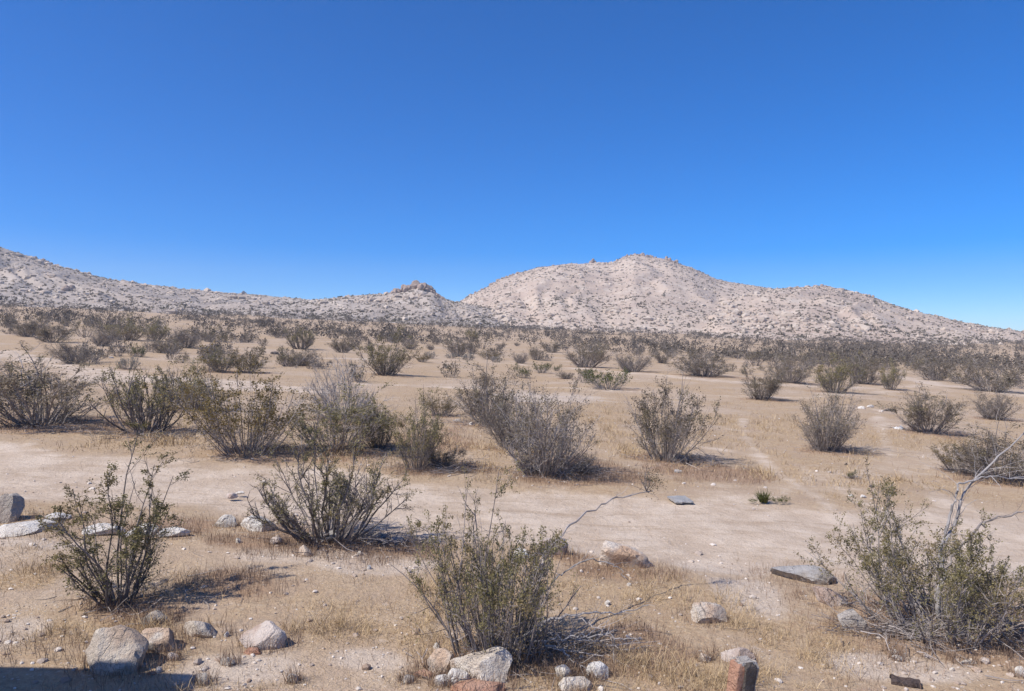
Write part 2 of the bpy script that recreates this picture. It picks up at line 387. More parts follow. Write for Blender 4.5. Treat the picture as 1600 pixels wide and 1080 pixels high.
# ------------------------------------------------------------------ geometry generators
ICO = {}
def ico(sub):
    if sub not in ICO:
        import bmesh
        bm = bmesh.new(); bmesh.ops.create_icosphere(bm, subdivisions=sub, radius=1.0)
        bm.verts.ensure_lookup_table()
        ICO[sub] = (np.array([v.co[:] for v in bm.verts]), np.array([[v.index for v in f.verts] for f in bm.faces])); bm.free()
    return ICO[sub]
def rock_verts(rng, sub, cuts=12, rough=0.05):
    V, T = ico(sub); V = V.copy()
    for _ in range(cuts):
        n = rng.normal(size=3); n /= np.linalg.norm(n); k = rng.uniform(0.50, 0.86)
        e = V @ n - k; V = V - np.where(e > 0, e, 0)[:, None] * n * 0.97
    ph = rng.uniform(0, 50, 3)
    V = V * (1 + rough * 2 * fbm(V[:, 0] * 2.5 + ph[0] + V[:, 2], V[:, 1] * 2.5 + ph[1] - V[:, 2] * 1.7, int(ph[2]), 3))[:, None]
    return V, T
def rock_mesh(name, seed, w, dp, h, m, sub=4, cuts=13, lean=0.0, taper=0.0):
    rng = rngs(seed); V, T = rock_verts(rng, sub, cuts - 2, 0.06)
    ph = rng.uniform(0, 40, 2)
    V = V * (1 + 0.07 * fbm(V[:, 0] * 9 + ph[0], (V[:, 1] + V[:, 2] * 1.3) * 8 + ph[1], seed % 97, 3))[:, None]
    V = V / np.abs(V).max(0)
    V[:, 2] = np.where(V[:, 2] < -0.55, -0.55, V[:, 2])
    V[:, 2] = (V[:, 2] + 0.40) / 1.40
    V[:, 2] += lean * V[:, 0] * (V[:, 2] > 0)
    k = 1 - taper * (V[:, 0] * 0.5 + 0.5)
    V[:, 2] *= k
    V = V * np.array([w / 2, dp / 2, h])
    me = mesh_np(name, V, T, m, smooth=True)
    me.set_sharp_from_angle(angle=math.radians(24))
    return me
def scatter_mesh(name, P, S, rng, base_list, m, attrs=True, flat=1.0, smooth=False):
    """many small solids joined in one mesh; base_list = [(V,T),...]"""
    Vs, Ts, A, off = [], [], [], 0
    idx = rng.integers(0, len(base_list), len(P))
    for bi, (V, T) in enumerate(base_list):
        k = np.where(idx == bi)[0]
        if not len(k): continue
        ang = rng.uniform(0, 2 * np.pi, len(k)); c, s = np.cos(ang), np.sin(ang)
        sc3 = S[k][:, None] * np.stack([rng.uniform(.7, 1.3, len(k)), rng.uniform(.7, 1.3, len(k)), flat * rng.uniform(.6, 1.1, len(k))], 1)
        X = V[None] * sc3[:, None, :]
        Y = np.stack([X[..., 0] * c[:, None] - X[..., 1] * s[:, None], X[..., 0] * s[:, None] + X[..., 1] * c[:, None], X[..., 2]], -1) + P[k][:, None, :]
        Vs.append(Y.reshape(-1, 3)); Ts.append((T[None] + (np.arange(len(k)) * len(V))[:, None, None] + off).reshape(-1, 3))
        A.append(np.repeat(rng.uniform(0, 1, len(k)), len(V))); off += len(k) * len(V)
    return mesh_np(name, np.vstack(Vs), np.vstack(Ts), m, attrs=dict(var=np.concatenate(A)), smooth=smooth)

def unit(v): return v / (np.linalg.norm(v, axis=-1, keepdims=True) + 1e-9)
def grow(o, d, L, K, wig, up, rng):
    pts = [o]; d = unit(d)
    for k in range(K - 1):
        pts.append(pts[-1] + d * (L / (K - 1))[:, None])
        d = unit(d + wig * rng.normal(size=d.shape) + np.array([0, 0, up]))
    return np.stack(pts, 1)                       # N,K,3
def tubes(P, R, sides):
    n, K, _ = P.shape
    tan = unit(np.gradient(P, axis=1))
    ref = np.where(np.abs(tan[..., 2:3]) > 0.9, np.array([1., 0, 0]), np.array([0, 0, 1.]))
    a = unit(np.cross(tan, ref)); b = np.cross(tan, a)
    th = np.arange(sides) * 2 * np.pi / sides
    V = P[:, :, None] + R[:, :, None, None] * (np.cos(th)[:, None] * a[:, :, None] + np.sin(th)[:, None] * b[:, :, None])
    i = np.arange(n * K * sides).reshape(n, K, sides); j = np.roll(i, -1, 2)
    T = np.concatenate([np.stack([i[:, :-1], j[:, :-1], j[:, 1:]], -1).reshape(-1, 3), np.stack([i[:, :-1], j[:, 1:], i[:, 1:]], -1).reshape(-1, 3)])
    return V.reshape(-1, 3), T
def ribbons(P, R, rng):
    n, K, _ = P.shape; side = unit(np.cross(P[:, -1] - P[:, 0], rng.normal(size=(n, 3))))[:, None] * R[..., None]
    V = np.stack([P - side, P + side], 2).reshape(-1, 3); i = np.arange(n * K * 2).reshape(n, K, 2)
    T = np.concatenate([np.stack([i[:, :-1, 0], i[:, :-1, 1], i[:, 1:, 1]], -1).reshape(-1, 3), np.stack([i[:, :-1, 0], i[:, 1:, 1], i[:, 1:, 0]], -1).reshape(-1, 3)])
    return V, T
def along(P, idx, t):
    K = P.shape[1]; f = t * (K - 1); k = np.minimum(f.astype(int), K - 2); r = (f - k)[:, None]
    return P[idx, k] * (1 - r) + P[idx, k + 1] * r, unit(P[idx, k + 1] - P[idx, k])
def leaves(p, size, rng, up=0.4, wr=0.5):
    n = len(p); a = unit(rng.normal(size=(n, 3)) + np.array([0, 0, up])); b = unit(np.cross(a, rng.normal(size=(n, 3))))
    l = size * rng.uniform(.6, 1.3, n)[:, None]; wd = l * wr
    V = np.stack([p, p + a * l / 2 + b * wd / 2, p + a * l, p + a * l / 2 - b * wd / 2], 1).reshape(-1, 3)
    i = np.arange(n)[:, None] * 4
    return V, np.concatenate([i + [0, 1, 2], i + [0, 2, 3]])
class Acc:
    def __init__(s): s.V, s.T, s.A, s.n = [], [], [], 0
    def add(s, V, T, A):
        s.V.append(V); s.T.append(T + s.n); s.A.append(A); s.n += len(V)
    def mesh(s, name, m): return mesh_np(name, np.vstack(s.V), np.vstack(s.T), m, attrs=dict(var=np.concatenate(s.A)))
def bush_geo(seed, H=1.3, W=1.3, n=34, spread=0.85, wig=0.10, up=0.06, n2=5, n3=4, r0=0.011, leaf=0.018, nl=9, lo=0.35, l2=0.38, l3=0.45, base=0.07, sides=4, lopside=0.0, twist=0.0, wr=0.5, lobes=0.30, bare=0.28):
    """a many-stemmed desert shrub about H high and W wide; returns (stems Acc, leaves Acc)"""
    rng = rngs(seed); st, lf = Acc(), Acc()
    az = rng.uniform(0, 2 * np.pi, n); q = np.sqrt(rng.uniform(0.0, 1, n))
    th = spread * q
    hor = np.stack([np.cos(az), np.sin(az)], 1)
    d = np.stack([np.sin(th) * hor[:, 0] + lopside * q, np.sin(th) * hor[:, 1], np.cos(th)], 1)
    o = np.concatenate([hor * (base * W * rng.uniform(0.1, 1, n))[:, None], np.full((n, 1), -0.03)], 1)
    reach = 1.0 / np.sqrt((np.sin(th) / (W / 2)) ** 2 + (np.cos(th) / H) ** 2)
    ph = rng.uniform(0, 6.28, 3)
    lob = 1 + lobes * (0.6 * np.sin(az + ph[0]) + 0.5 * np.sin(2 * az + ph[1]) + 0.4 * np.sin(5 * az + ph[2]) * q)
    L = reach * rng.uniform(0.42, 1.0, n) ** 0.8 * 0.86 * lob
    P1 = grow(o, d, L, 8, wig, up, rng)
    k1 = np.linspace(1, 0.28, 8)
    R1 = (r0 * rng.uniform(0.55, 1.25, n))[:, None] * k1
    V, T = tubes(P1, R1, sides); st.add(V, T, np.repeat(np.clip(rng.normal(.45, .25, n), 0, 1), 8 * sides))
    m = n * n2; idx = np.repeat(np.arange(n), n2); t = rng.uniform(lo, 0.97, m)
    p, dd = along(P1, idx, t)
    d2 = unit(dd + 0.62 * rng.normal(size=(m, 3)) + np.array([0, 0, 0.12]))
    P2 = grow(p, d2, L[idx] * l2 * rng.uniform(.5, 1.2, m) * (1.15 - 0.5 * t), 5, wig * 1.2, up, rng)
    R2 = (R1[idx, 0] * 0.40 * rng.uniform(.7, 1.1, m))[:, None] * np.linspace(1, 0.4, 5)
    V, T = tubes(P2, R2, 3); st.add(V, T, np.repeat(np.clip(rng.normal(.5, .28, m), 0, 1), 15))
    m3 = m * n3; id3 = np.repeat(np.arange(m), n3); t3 = rng.uniform(.15, 1.0, m3)
    p, dd = along(P2, id3, t3)
    d3 = unit(dd + 0.7 * rng.normal(size=(m3, 3)) + np.array([0, 0, 0.15]))
    L2 = np.linalg.norm(P2[:, -1] - P2[:, 0], axis=1)
    P3 = grow(p, d3, L2[id3] * l3 * rng.uniform(.5, 1.3, m3), 3, wig * 1.3, up, rng)
    R3 = (R2[id3, 0] * 0.55)[:, None] * np.linspace(1, 0.5, 3)
    V, T = ribbons(P3, R3, rng); st.add(V, T, np.repeat(np.clip(rng.normal(.55, .28, m3), 0, 1), 6))
    if nl > 0:
        ml = m3 * nl; il = np.repeat(np.arange(m3), nl); tl = rng.uniform(.25, 1, ml)
        p, _ = along(P3, il, tl); p = p + rng.normal(size=p.shape) * leaf * 0.55
        keep = rng.uniform(size=ml) < sstep(0.12 * H, 0.5 * H, p[:, 2]) * 0.9 + 0.1
        # whole twigs bare or leafy, so the crown has clumps and gaps
        tw = (rng.uniform(size=m)[id3][il] > bare) & (rng.uniform(size=n)[idx][id3][il] > bare * .6)
        p = p[keep & tw]
        V, T = leaves(p, leaf, rng, wr=wr); lf.add(V, T, np.repeat(np.clip(rng.normal(.5, .27, len(p)), 0, 1), 4))
    A = np.vstack(st.V); ew = np.percentile(np.abs(A[:, :2]), 97.5) * 2; eh = np.percentile(A[:, 2], 99.3)
    k = np.array([W / ew, W / ew, H / eh])
    st.V = [v * k for v in st.V]; lf.V = [v * k for v in lf.V]
    return st, lf
def put_bush(name, geo, mats, label, group, loc, rotz=0.0, scale=1.0, cat="bush"):
    root = obj(name, None, loc=loc, rotz=rotz, scale=scale)
    tag(root, label, cat, group)
    st, lf = geo
    a = obj("stems", st if isinstance(st, bpy.types.Mesh) else st.mesh("stems", M[mats[0]]), root); a["kind"] = "stuff"
    if lf is not None:
        b = obj("foliage", lf if isinstance(lf, bpy.types.Mesh) else lf.mesh("foliage", M[mats[1]]), root); b["kind"] = "stuff"
    return root
def branch_part(root, pts, r0, r1, m, seed, twigs=14, tl=0.25, leafm=None, leaf=0.018, tipleaf=False):
    """one big bare branch of a bush: a bent tapered limb with its own side twigs, in the bush's own coordinates"""
    rng = rngs(seed); P = np.array(pts, float)
    k = np.linspace(0, len(P) - 1, 26); i = np.minimum(k.astype(int), len(P) - 2); f = (k - i)[:, None]
    f = f * f * (3 - 2 * f) * 0.35 + f * 0.65
    Q = P[i] * (1 - f) + P[i + 1] * f
    Q[1:-1] += rng.normal(size=(24, 3)) * 0.011
    Q = Q[None]; R = np.linspace(r0, r1, 26)[None] * rng.uniform(.88, 1.12, (1, 26))
    ac = Acc(); V, T = tubes(Q, R, 6); ac.add(V, T, np.repeat(np.clip(rng.normal(.6, .2, 26), 0, 1), 6))
    idx = np.zeros(twigs, int); t = rng.uniform(.3, 1, twigs)
    p, d = along(Q, idx, t)
    P2 = grow(p, unit(d + 0.7 * rng.normal(size=(twigs, 3)) * np.array([1, 1, .6])), tl * rng.uniform(.4, 1.3, twigs), 6, 0.2, 0.0, rng)
    V, T = tubes(P2, (r1 * 0.8 * rng.uniform(.5, 1, twigs))[:, None] * np.linspace(1, .35, 6), 3); ac.add(V, T, np.repeat(rng.uniform(.3, 1, twigs), 18))
    o = obj("dead_branch", ac.mesh("dead_branch", M[m]), root)
    if tipleaf:
        n = 420; c = Q[0, -1] + np.array([0, 0, 0.09])
        p = c + rng.normal(size=(n, 3)) * np.array([.06, .06, .06])
        V, T = leaves(p, leaf, rng); a2 = Acc(); a2.add(V, T, np.repeat(rng.uniform(0, 1, n), 4))
        st = grow(np.repeat(Q[0, -2:-1], 14, 0), unit(rng.normal(size=(14, 3)) * .5 + np.array([0, 0, 1])), rng.uniform(.1, .22, 14), 5, .2, 0, rng)
        V, T = tubes(st, np.full((14, 5), .0022), 3); a3 = Acc(); a3.add(V, T, np.full(len(V), .4))
        q = obj("tip_twigs", a3.mesh("tip_twigs", M["stem_dark"]), o); q["kind"] = "stuff"
        q = obj("foliage", a2.mesh("foliage", M["leaf_brown"]), o); q["kind"] = "stuff"
    return o

# ------------------------------------------------------------------ hill scatter and summit outcrops
def hill_points(h, n, rng, u0, u1, tmin=0.0, tmax=1.03):
    u = rng.uniform(u0, u1, n * 3); t = rng.uniform(tmin, tmax, n * 3)
    dd = h.d(u, t); keep = rng.uniform(size=len(u)) < dd / 600
    u, t = u[keep][:n], t[keep][:n]
    return np.stack(h.xyz(u, t), 1)
def hidden(P, hills):
    return P[P[:, 2] > zg(P[:, 0], P[:, 1]) - 0.3]
rs = rngs(5)
base_b = [rock_verts(rs, 1, 5, 0.02) for _ in range(8)]
HB = []
for h, n, a, b in ((H_LEFT, 4600, -250, 660), (H_CRAG, 2800, 380, 960), (H_MAIN, 4700, 700, 1420), (H_SPUR, 4200, 1000, 1750)):
    HB.append(hidden(hill_points(h, n, rs, a, b), None))
HB = np.vstack(HB)
S = np.clip(rs.lognormal(-0.70, 0.5, len(HB)) * (0.75 + 1.5 * sstep(.05, .5, fbm(HB[:, 0] / 26, HB[:, 1] / 26, 71, 3))), 0.22, 2.6)
o = obj("hillside_boulders", scatter_mesh("hillside_boulders", HB, S, rs, base_b, M["hill_boulder"], flat=0.8))
tag(o, "countless small pale boulders strewn over the far hillsides", "boulders", kind="stuff")
def tuft(rng, n):
    d = unit(rng.normal(size=(n, 3)) * np.array([1, 1, .7]) + np.array([0, 0, .35])); d[:, 2] = np.abs(d[:, 2])
    p = d * rng.uniform(.35, .95, n)[:, None] * np.array([1, 1, .8])
    a = unit(rng.normal(size=(n, 3))) * 0.48; b = unit(np.cross(a, rng.normal(size=(n, 3)))) * 0.42
    V = np.stack([p - a, p + a, p + b], 1).reshape(-1, 3)
    return V, np.arange(3 * n).reshape(n, 3)
base_t = [tuft(rs, 14) for _ in range(6)]
HS = []
for h, n, a, b in ((H_LEFT, 3000, -250, 660), (H_CRAG, 2400, 380, 960), (H_MAIN, 4600, 700, 1420), (H_SPUR, 4000, 1000, 1750)):
    t0 = hill_points(h, n, rs, a, b); HS.append(hidden(t0, None))
    t1 = hill_points(h, n // 3, rs, a, b, 0.0, 0.3); HS.append(hidden(t1, None))
HS = np.vstack(HS)
S = np.clip(rs.lognormal(-0.62, 0.38, len(HS)), 0.25, 1.3)
o = obj("hillside_scrub", scatter_mesh("hillside_scrub", HS, S, rs, base_t, M["far_brush"]))
tag(o, "countless dark little bushes dotting the far hillsides", "scrub", kind="stuff")

OB = [rock_mesh("boulder", 900 + i, 2.0, 2.0, 1.6, M["r_hill"], sub=2, cuts=9) for i in range(6)]
def outcrop(name, h, spots, label):
    root = None; rg = rngs(len(label))
    for k, (u, t, w_, dz) in enumerate(spots):
        x, y, z = [float(v) for v in h.xyz(u, t)]
        if root is None:
            root = obj(name, None, loc=(x, y, z)); tag(root, label, "outcrop"); r0 = (x, y, z)
        b = obj("boulder", OB[k % 6], root, (x - r0[0], y - r0[1], z - r0[2] + dz - 0.3), rg.uniform(0, 6.3), (w_ / 2, w_ / 2 * rg.uniform(.7, 1.2), w_ / 2 * rg.uniform(.7, 1.25)))
        b.rotation_euler = (rg.uniform(-.35, .35), rg.uniform(-.35, .35), rg.uniform(0, 6.3))
rg = rngs(77)
sp = []
for k in range(58):
    u = rg.uniform(612, 694); e = 1 - abs(u - 652) / 44
    sp.append((u, rg.uniform(.93 - .12 * max(e, 0), 1.02), rg.uniform(1.6, 2.6) + 2.2 * max(e, 0) * rg.uniform(.3, 1), 0.9 * max(e, 0) * rg.uniform(0, 1.6)))
outcrop("rock_outcrop", H_CRAG, sp, "dark jagged rock crag on top of the low pale hill")
outcrop("rock_outcrop", H_MAIN, [(925, 1.0, 4.6, 0.6), (922, 1.0, 3.2, 0), (930, 1.0, 2.8, 0.2), (926, 1.0, 2.6, 2.6), (918, .99, 2.0, 0)], "small square tor standing on the skyline left of the main summit")
outcrop("rock_outcrop", H_MAIN, [(u, rg.uniform(.95, 1.01), rg.uniform(1.6, 3.4), 0.1) for u in rg.uniform(972, 1062, 34)], "dark broken rocks along the crest of the main summit")
outcrop("rock_outcrop", H_MAIN, [(u, rg.uniform(.96, 1.01), rg.uniform(1.5, 3.0), 0.0) for u in rg.uniform(726, 812, 24)], "dark rocks along the steep left edge of the main hill")
outcrop("rock_outcrop", H_LEFT, [(u, rg.uniform(.95, 1.01), rg.uniform(1.0, 2.2), 0.0) for u in rg.uniform(40, 100, 20)], "dark rocks on the skyline of the left hill")
outcrop("rock_outcrop", H_LEFT, [(u, .30 + rg.uniform(-.02, .03), rg.uniform(1.4, 2.8), 0.0) for u in rg.uniform(100, 122, 8)], "dark clump of boulders low on the left hillside")
outcrop("rock_outcrop", H_SPUR, [(u, rg.uniform(.96, 1.01), rg.uniform(1.0, 2.2), 0.0) for u in rg.uniform(1250, 1370, 26)], "broken rocks along the crest of the right hill shoulder")

# ------------------------------------------------------------------ the four near creosote bushes
def at(u, v): return tuple(unproj(u, v))
b1 = put_bush("creosote_bush", bush_geo(11, 1.44, 0.94, n=27, spread=.60, wig=.09, n2=10, n3=6, nl=20, leaf=.0150, r0=.007, lo=.18, l2=.24, base=.10, lobes=.2, bare=.2), ("stem_dark", "leaf_olive"),
    "sparse upright creosote bush at left, its stems fanning out behind the largest boulder", "creosote bushes in the foreground", at(186, 945), .4)
b2 = put_bush("creosote_bush", bush_geo(22, 1.20, 1.46, n=52, spread=1.0, wig=.10, up=.09, n2=8, n3=6, nl=15, leaf=.0155, r0=.012, lo=.45, l2=.36, base=.16, lobes=.22, bare=.3), ("stem_dark", "leaf_olive"),
    "spreading creosote bush with thick black stems at the near edge of the track", "creosote bushes in the foreground", at(512, 842), 1.1)
b3 = put_bush("creosote_bush", bush_geo(33, 1.12, 1.06, n=92, spread=.72, wig=.09, n2=7, n3=6, nl=14, leaf=.0135, r0=.0065, lo=.2, l2=.30, base=.26, lobes=.10, bare=.2), ("stem_dark", "leaf_olive"),
    "dense creosote bush front and centre with bare silver branches trailing right", "creosote bushes in the foreground", at(782, 1022), 0)
branch_part(b3, [(.10, 0, .06), (.22, -.02, .17), (.38, -.02, .27), (.62, 0, .31), (.85, .04, .29), (1.12, .1, .33)], .012, .0035, "stem_pale", 1, 16, .14)
branch_part(b3, [(.14, .02, .07), (.35, -.05, .12), (.55, -.1, .17), (.80, -.1, .165), (1.0, -.1, .15)], .009, .0035, "stem_pale", 2, 16, .14)
branch_part(b3, [(.30, -.08, .13), (.45, -.15, .08), (.55, -.22, .02), (.72, -.3, -.01)], .008, .003, "stem_pale", 3, 8)
branch_part(b3, [(.25, 0, .20), (.5, .0, .30), (.72, -.1, .23), (.86, -.14, .10)], .008, .003, "stem_grey", 4, 8)
branch_part(b3, [(.15, .15, .35), (.35, .5, .60), (.55, .8, .74), (.80, 1.1, .83), (1.05, 1.35, .88), (1.42, 1.5, .92)], .011, .005, "stem_grey", 5, 8, .2, tipleaf=True)
branch_part(b3, [(.2, .1, .3), (.45, .25, .50), (.68, .35, .60), (.90, .35, .56), (1.0, .35, .45)], .007, .003, "stem_pale", 6, 8)
b4 = put_bush("creosote_bush", bush_geo(44, 1.12, 1.42, n=68, spread=.98, wig=.10, n2=9, n3=6, nl=17, leaf=.0155, r0=.008, lo=.25, l2=.36, base=.24, lobes=.2, bare=.08), ("stem_grey", "leaf_olive"),
    "straggly creosote bush at the right edge with a gnarled silver trunk", "creosote bushes in the foreground", at(1472, 985), 0)
branch_part(b4, [(.0, .05, 0), (.0, .05, .28), (.05, .05, .52), (.02, .08, .66), (.16, .1, .86), (.26, .12, 1.12), (.40, .15, 1.30), (.62, .2, 1.48), (.95, .25, 1.75)], .021, .005, "stem_pale", 7, 30, .40)
branch_part(b4, [(.05, .05, .52), (.2, .05, .72), (.34, .02, .92), (.62, .0, 1.02), (.9, 0, 1.05)], .014, .004, "stem_grey", 8, 18, .35)
branch_part(b4, [(.15, 0, .1), (.35, -.1, .2), (.6, -.15, .26), (.95, -.2, .27)], .02, .008, "stem_pale", 9, 10, .3)
branch_part(b4, [(.02, .08, .66), (.14, .1, 1.0), (.2, .1, 1.25), (.45, .15, 1.32), (.9, .2, 1.30)], .014, .005, "stem_pale", 10, 10, .4)

# ------------------------------------------------------------------ middle-distance bushes, one table row each
PROTO = {}
def proto(kind):
    if kind in PROTO: return PROTO[kind]
    g = dict(
        brown=lambda s: (bush_geo(s, 1, 1.1, n=56, spread=.80, wig=.08, n2=8, n3=6, nl=9, leaf=.019, r0=.006, lo=.2, base=.12), ("stem_grey", "leaf_brown")),
        twig=lambda s: (bush_geo(s, 1, 1.1, n=70, spread=.85, wig=.10, n2=9, n3=7, nl=4, leaf=.017, r0=.006, lo=.15, base=.12), ("stem_grey", "leaf_brown")),
        olive=lambda s: (bush_geo(s, 1, 1.1, n=52, spread=.80, wig=.07, n2=8, n3=6, nl=9, leaf=.021, r0=.006, lo=.2, base=.12), ("stem_dark", "leaf_olive")),
        dense=lambda s: (bush_geo(s, 1, 1.2, n=80, spread=.75, wig=.05, n2=8, n3=5, nl=7, leaf=.020, r0=.0045, lo=.25, base=.14, l2=.32), ("stem_grey", "leaf_ochre")),
        green=lambda s: (bush_geo(s, 1, 1.7, n=50, spread=1.1, wig=.08, n2=5, n3=4, nl=6, leaf=.05, r0=.010, lo=.3, base=.2), ("stem_grey", "leaf_green")),
        grey=lambda s: (bush_geo(s, 1, 1.7, n=70, spread=1.2, wig=.09, n2=5, n3=3, nl=6, leaf=.045, r0=.009, lo=.3, base=.25), ("stem_grey", "leaf_grey")),
        arch=lambda s: (bush_geo(s, 1, 1.5, n=44, spread=1.15, wig=.13, up=.12, n2=8, n3=6, nl=8, leaf=.021, r0=.012, lo=.35, base=.12), ("stem_dark", "leaf_olive")),
        silver=lambda s: (bush_geo(s, 1, 1.4, n=60, spread=1.0, wig=.14, n2=8, n3=6, nl=0, leaf=.02, r0=.007, lo=.2, base=.14), ("stem_pale", "leaf_grey")),
    )[kind.rstrip("0123456789")]
    s = sum(ord(c) * (i + 3) for i, c in enumerate(kind))
    (st, lf), ms = g(s)
    wd = np.percentile(np.abs(np.vstack(st.V)[:, 0]), 97) * 2; ht = np.percentile(np.vstack(st.V)[:, 2], 99)
    PROTO[kind] = (st.mesh("stems", M[ms[0]]), lf.mesh("foliage", M[ms[1]]) if lf.n else None, wd, ht); return PROTO[kind]
rot = rngs(9)
BUSHES = []
def mid(kind, u, v, wpx, hpx, label, name="desert_bush", group="bushes scattered over the plain", cat="bush"):
    p = unproj(u, v); st, lf, wd, ht = proto(kind)
    if v > 570: BUSHES.append((p[0] + .12 * wpx / F * p[1], p[1], wpx / F * p[1]))
    sx = wpx / F * p[1] / wd; sz = hpx / F * p[1] / ht
    return put_bush(name, (st, lf), None, label, group, tuple(p), rot.uniform(0, 6.28), (sx, sx, sz), cat)
for row in [
    ("brown1", 60, 664, 200, 105, "big brown bush cut by the left edge, above the track"),
    ("arch1", 228, 676, 120, 98, "bush with dark arching stems, second from the left above the track"),
    ("olive2", 302, 640, 80, 66, "greenish bush just behind the one with dark arching stems"),
    ("dense1", 385, 708, 140, 128, "dense ochre bush with straight fine stems at the far edge of the track"),
    ("silver1", 540, 655, 130, 98, "leafless pale silver bush behind the ochre and black-stemmed bushes"),
    ("olive1", 525, 705, 165, 92, "olive bush directly behind the black-stemmed creosote"),
    ("olive1", 650, 735, 85, 112, "thin upright olive bush with brush litter beside it at the track edge"),
    ("brown2", 764, 664, 104, 96, "greyish bush touching the back left of the wide grey twiggy bush"),
    ("twig1", 846, 742, 130, 136, "wide grey twiggy bush in the middle, behind the front creosote"),
    ("brown3", 1040, 720, 115, 122, "rounded grey-brown bush standing alone right of centre, above the grey tile"),
    ("twig2", 1290, 704, 90, 98, "narrow-based grey bush standing between two faint wheel ruts"),
    ("brown1", 1452, 676, 95, 64, "grey-brown bush right of the small white scrap"),
    ("twig1", 1550, 655, 52, 44, "small grey bush near the right edge, beyond the silver branch"),
    ("brown2", 1560, 750, 130, 84, "dark brown bush behind the silver branch at the right edge"),
    ("dense1", 1500, 738, 60, 50, "small ochre bush left of the dark brown one at the right edge"),
    ("olive2", 602, 586, 62, 64, "tall dark rounded bush casting a shadow beside the pale far track"),
    ("green1", 951, 608, 62, 30, "low bright green bush on the bare ground between two far tracks"),
    ("green1", 913, 588, 18, 12, "tiny green bush left of the low bright green one"),
    ("brown1", 1190, 624, 70, 44, "grey bush at the far pale track, right of centre"),
    ("brown2", 1100, 588, 95, 36, "wide reddish-brown bush behind the far track"),
    ("brown3", 917, 574, 88, 42, "wide brown bush behind the low bright green one"),
    ("twig1", 990, 581, 50, 30, "grey twiggy bush right of the wide brown one"),
    ("brown1", 1036, 568, 28, 18, "small pinkish bush left of the wide reddish-brown one"),
    ("olive1", 1305, 614, 80, 56, "tall dark bush right behind the narrow-based grey one"),
    ("brown2", 1236, 598, 66, 42, "brown bush left of the tall dark one"),
    ("olive1", 1391, 609, 36, 44, "upright green bush at the end of the far track"),
    ("brown1", 1350, 600, 60, 42, "brown bush between the tall dark and the upright green one"),
    ("brown2", 1550, 612, 92, 46, "wide dark brown bush at the right edge of the far track"),
    ("brown3", 1462, 594, 60, 34, "bush left of the wide dark brown one at far right"),
    ("twig2", 118, 568, 66, 36, "grey bush behind the big brown one on the left"),
    ("grey1", 199, 577, 36, 19, "small round ash-grey shrub on the left plain"),
    ("green2", 217, 558, 22, 20, "small upright rusty-green shrub behind the ash-grey one"),
    ("olive1", 345, 581, 55, 36, "dark bush beyond the greenish one, left of centre"),
    ("dense1", 388, 582, 44, 30, "ochre bush right beside the dark one left of centre"),
    ("twig1", 467, 571, 50, 26, "low grey bush right of the small dark lump"),
    ("arch1", 470, 546, 44, 32, "brown bush behind the low grey one"),
    ("brown2", 535, 551, 40, 28, "brown bush left of the tall dark rounded one"),
    ("twig2", 262, 552, 46, 22, "grey bush behind the rusty-green shrub"),
    ("twig1", 160, 541, 38, 27, "grey bush on the left, in the row beyond the ash-grey shrub"),
    ("brown1", 82, 535, 60, 28, "dark bush left of that row on the left plain"),
    ("brown1", 40, 526, 40, 26, "dark bush near the left edge before the hill"),
    ("olive2", 200, 532, 50, 34, "large dark bush in the left middle distance"),
    ("olive1", 242, 533, 48, 32, "large dark bush touching the one in the left middle distance"),
    ("twig1", 288, 543, 50, 30, "grey bush right of the pair of large dark ones"),
    ("brown3", 715, 557, 36, 27, "ochre-brown bush beyond the far track near the middle"),
    ("brown1", 737, 553, 22, 22, "slim brown bush beside the ochre-brown one"),
    ("grey1", 731, 563, 22, 11, "round ash-grey shrub at the foot of the ochre-brown bush"),
    ("grey1", 672, 560, 18, 11, "round ash-grey shrub left of the ochre-brown bush"),
    ("grey1", 705, 560, 20, 8, "flat ash-grey shrub between two round ones"),
    ("dense1", 766, 562, 30, 16, "low ochre shrub right of the ash-grey ones"),
    ("grey1", 775, 566, 18, 10, "ash-grey shrub under the low ochre one"),
    ("twig1", 812, 568, 22, 18, "small grey bush left of its larger brown neighbour on the far track"),
    ("brown1", 838, 563, 26, 22, "brown bush right of the small grey one on the far track"),
    ("green2", 818, 591, 22, 22, "small green-grey shrub in front of the far track"),
    ("green1", 846, 583, 24, 16, "small dark green shrub right of the green-grey one"),
    ("green2", 870, 580, 12, 10, "tiny green shrub beside the small dark green one"),
    ("brown2", 885, 592, 28, 12, "low brown shrub at the edge of the white gravel"),
    ("dense1", 660, 566, 20, 13, "small olive shrub left of the ash-grey ones"),
    ("grey1", 698, 576, 11, 8, "tiny dark grey shrub alone on bare ground"),
    ("twig2", 642, 546, 26, 18, "grey bush right of the tall dark rounded one"),
    ("brown2", 673, 547, 14, 10, "tiny brown shrub beyond the round ash-grey one"),
    ("brown1", 782, 545, 16, 10, "tiny pinkish shrub on the far bare flat"),
    ("brown3", 808, 541, 10, 6, "tiny brown dot of a shrub on the far bare flat"),
    ("brown1", 862, 551, 32, 18, "brown bush left behind the wide brown one"),
    ("olive1", 737, 534, 26, 22, "dark bush in front of the distant belt, below the saddle"),
    ("olive1", 592, 700, 70, 74, "leafy olive bush right behind the black-stemmed creosote's right side"),
    ("dense1", 690, 650, 44, 34, "low tan shrub left of the greyish bush"),
    ("twig2", 805, 700, 96, 84, "grey bush joined to the left side of the wide grey twiggy bush"),
    ("twig1", 905, 738, 56, 30, "low sprawling twiggy shrub right of the wide grey twiggy bush"),
    ("brown1", 690, 728, 70, 34, "low reddish dead shrub right of the thin upright olive bush"),
    ("green2", 1330, 748, 12, 14, "tiny green sprig above the track on the right"),
]:
    mid(*row)
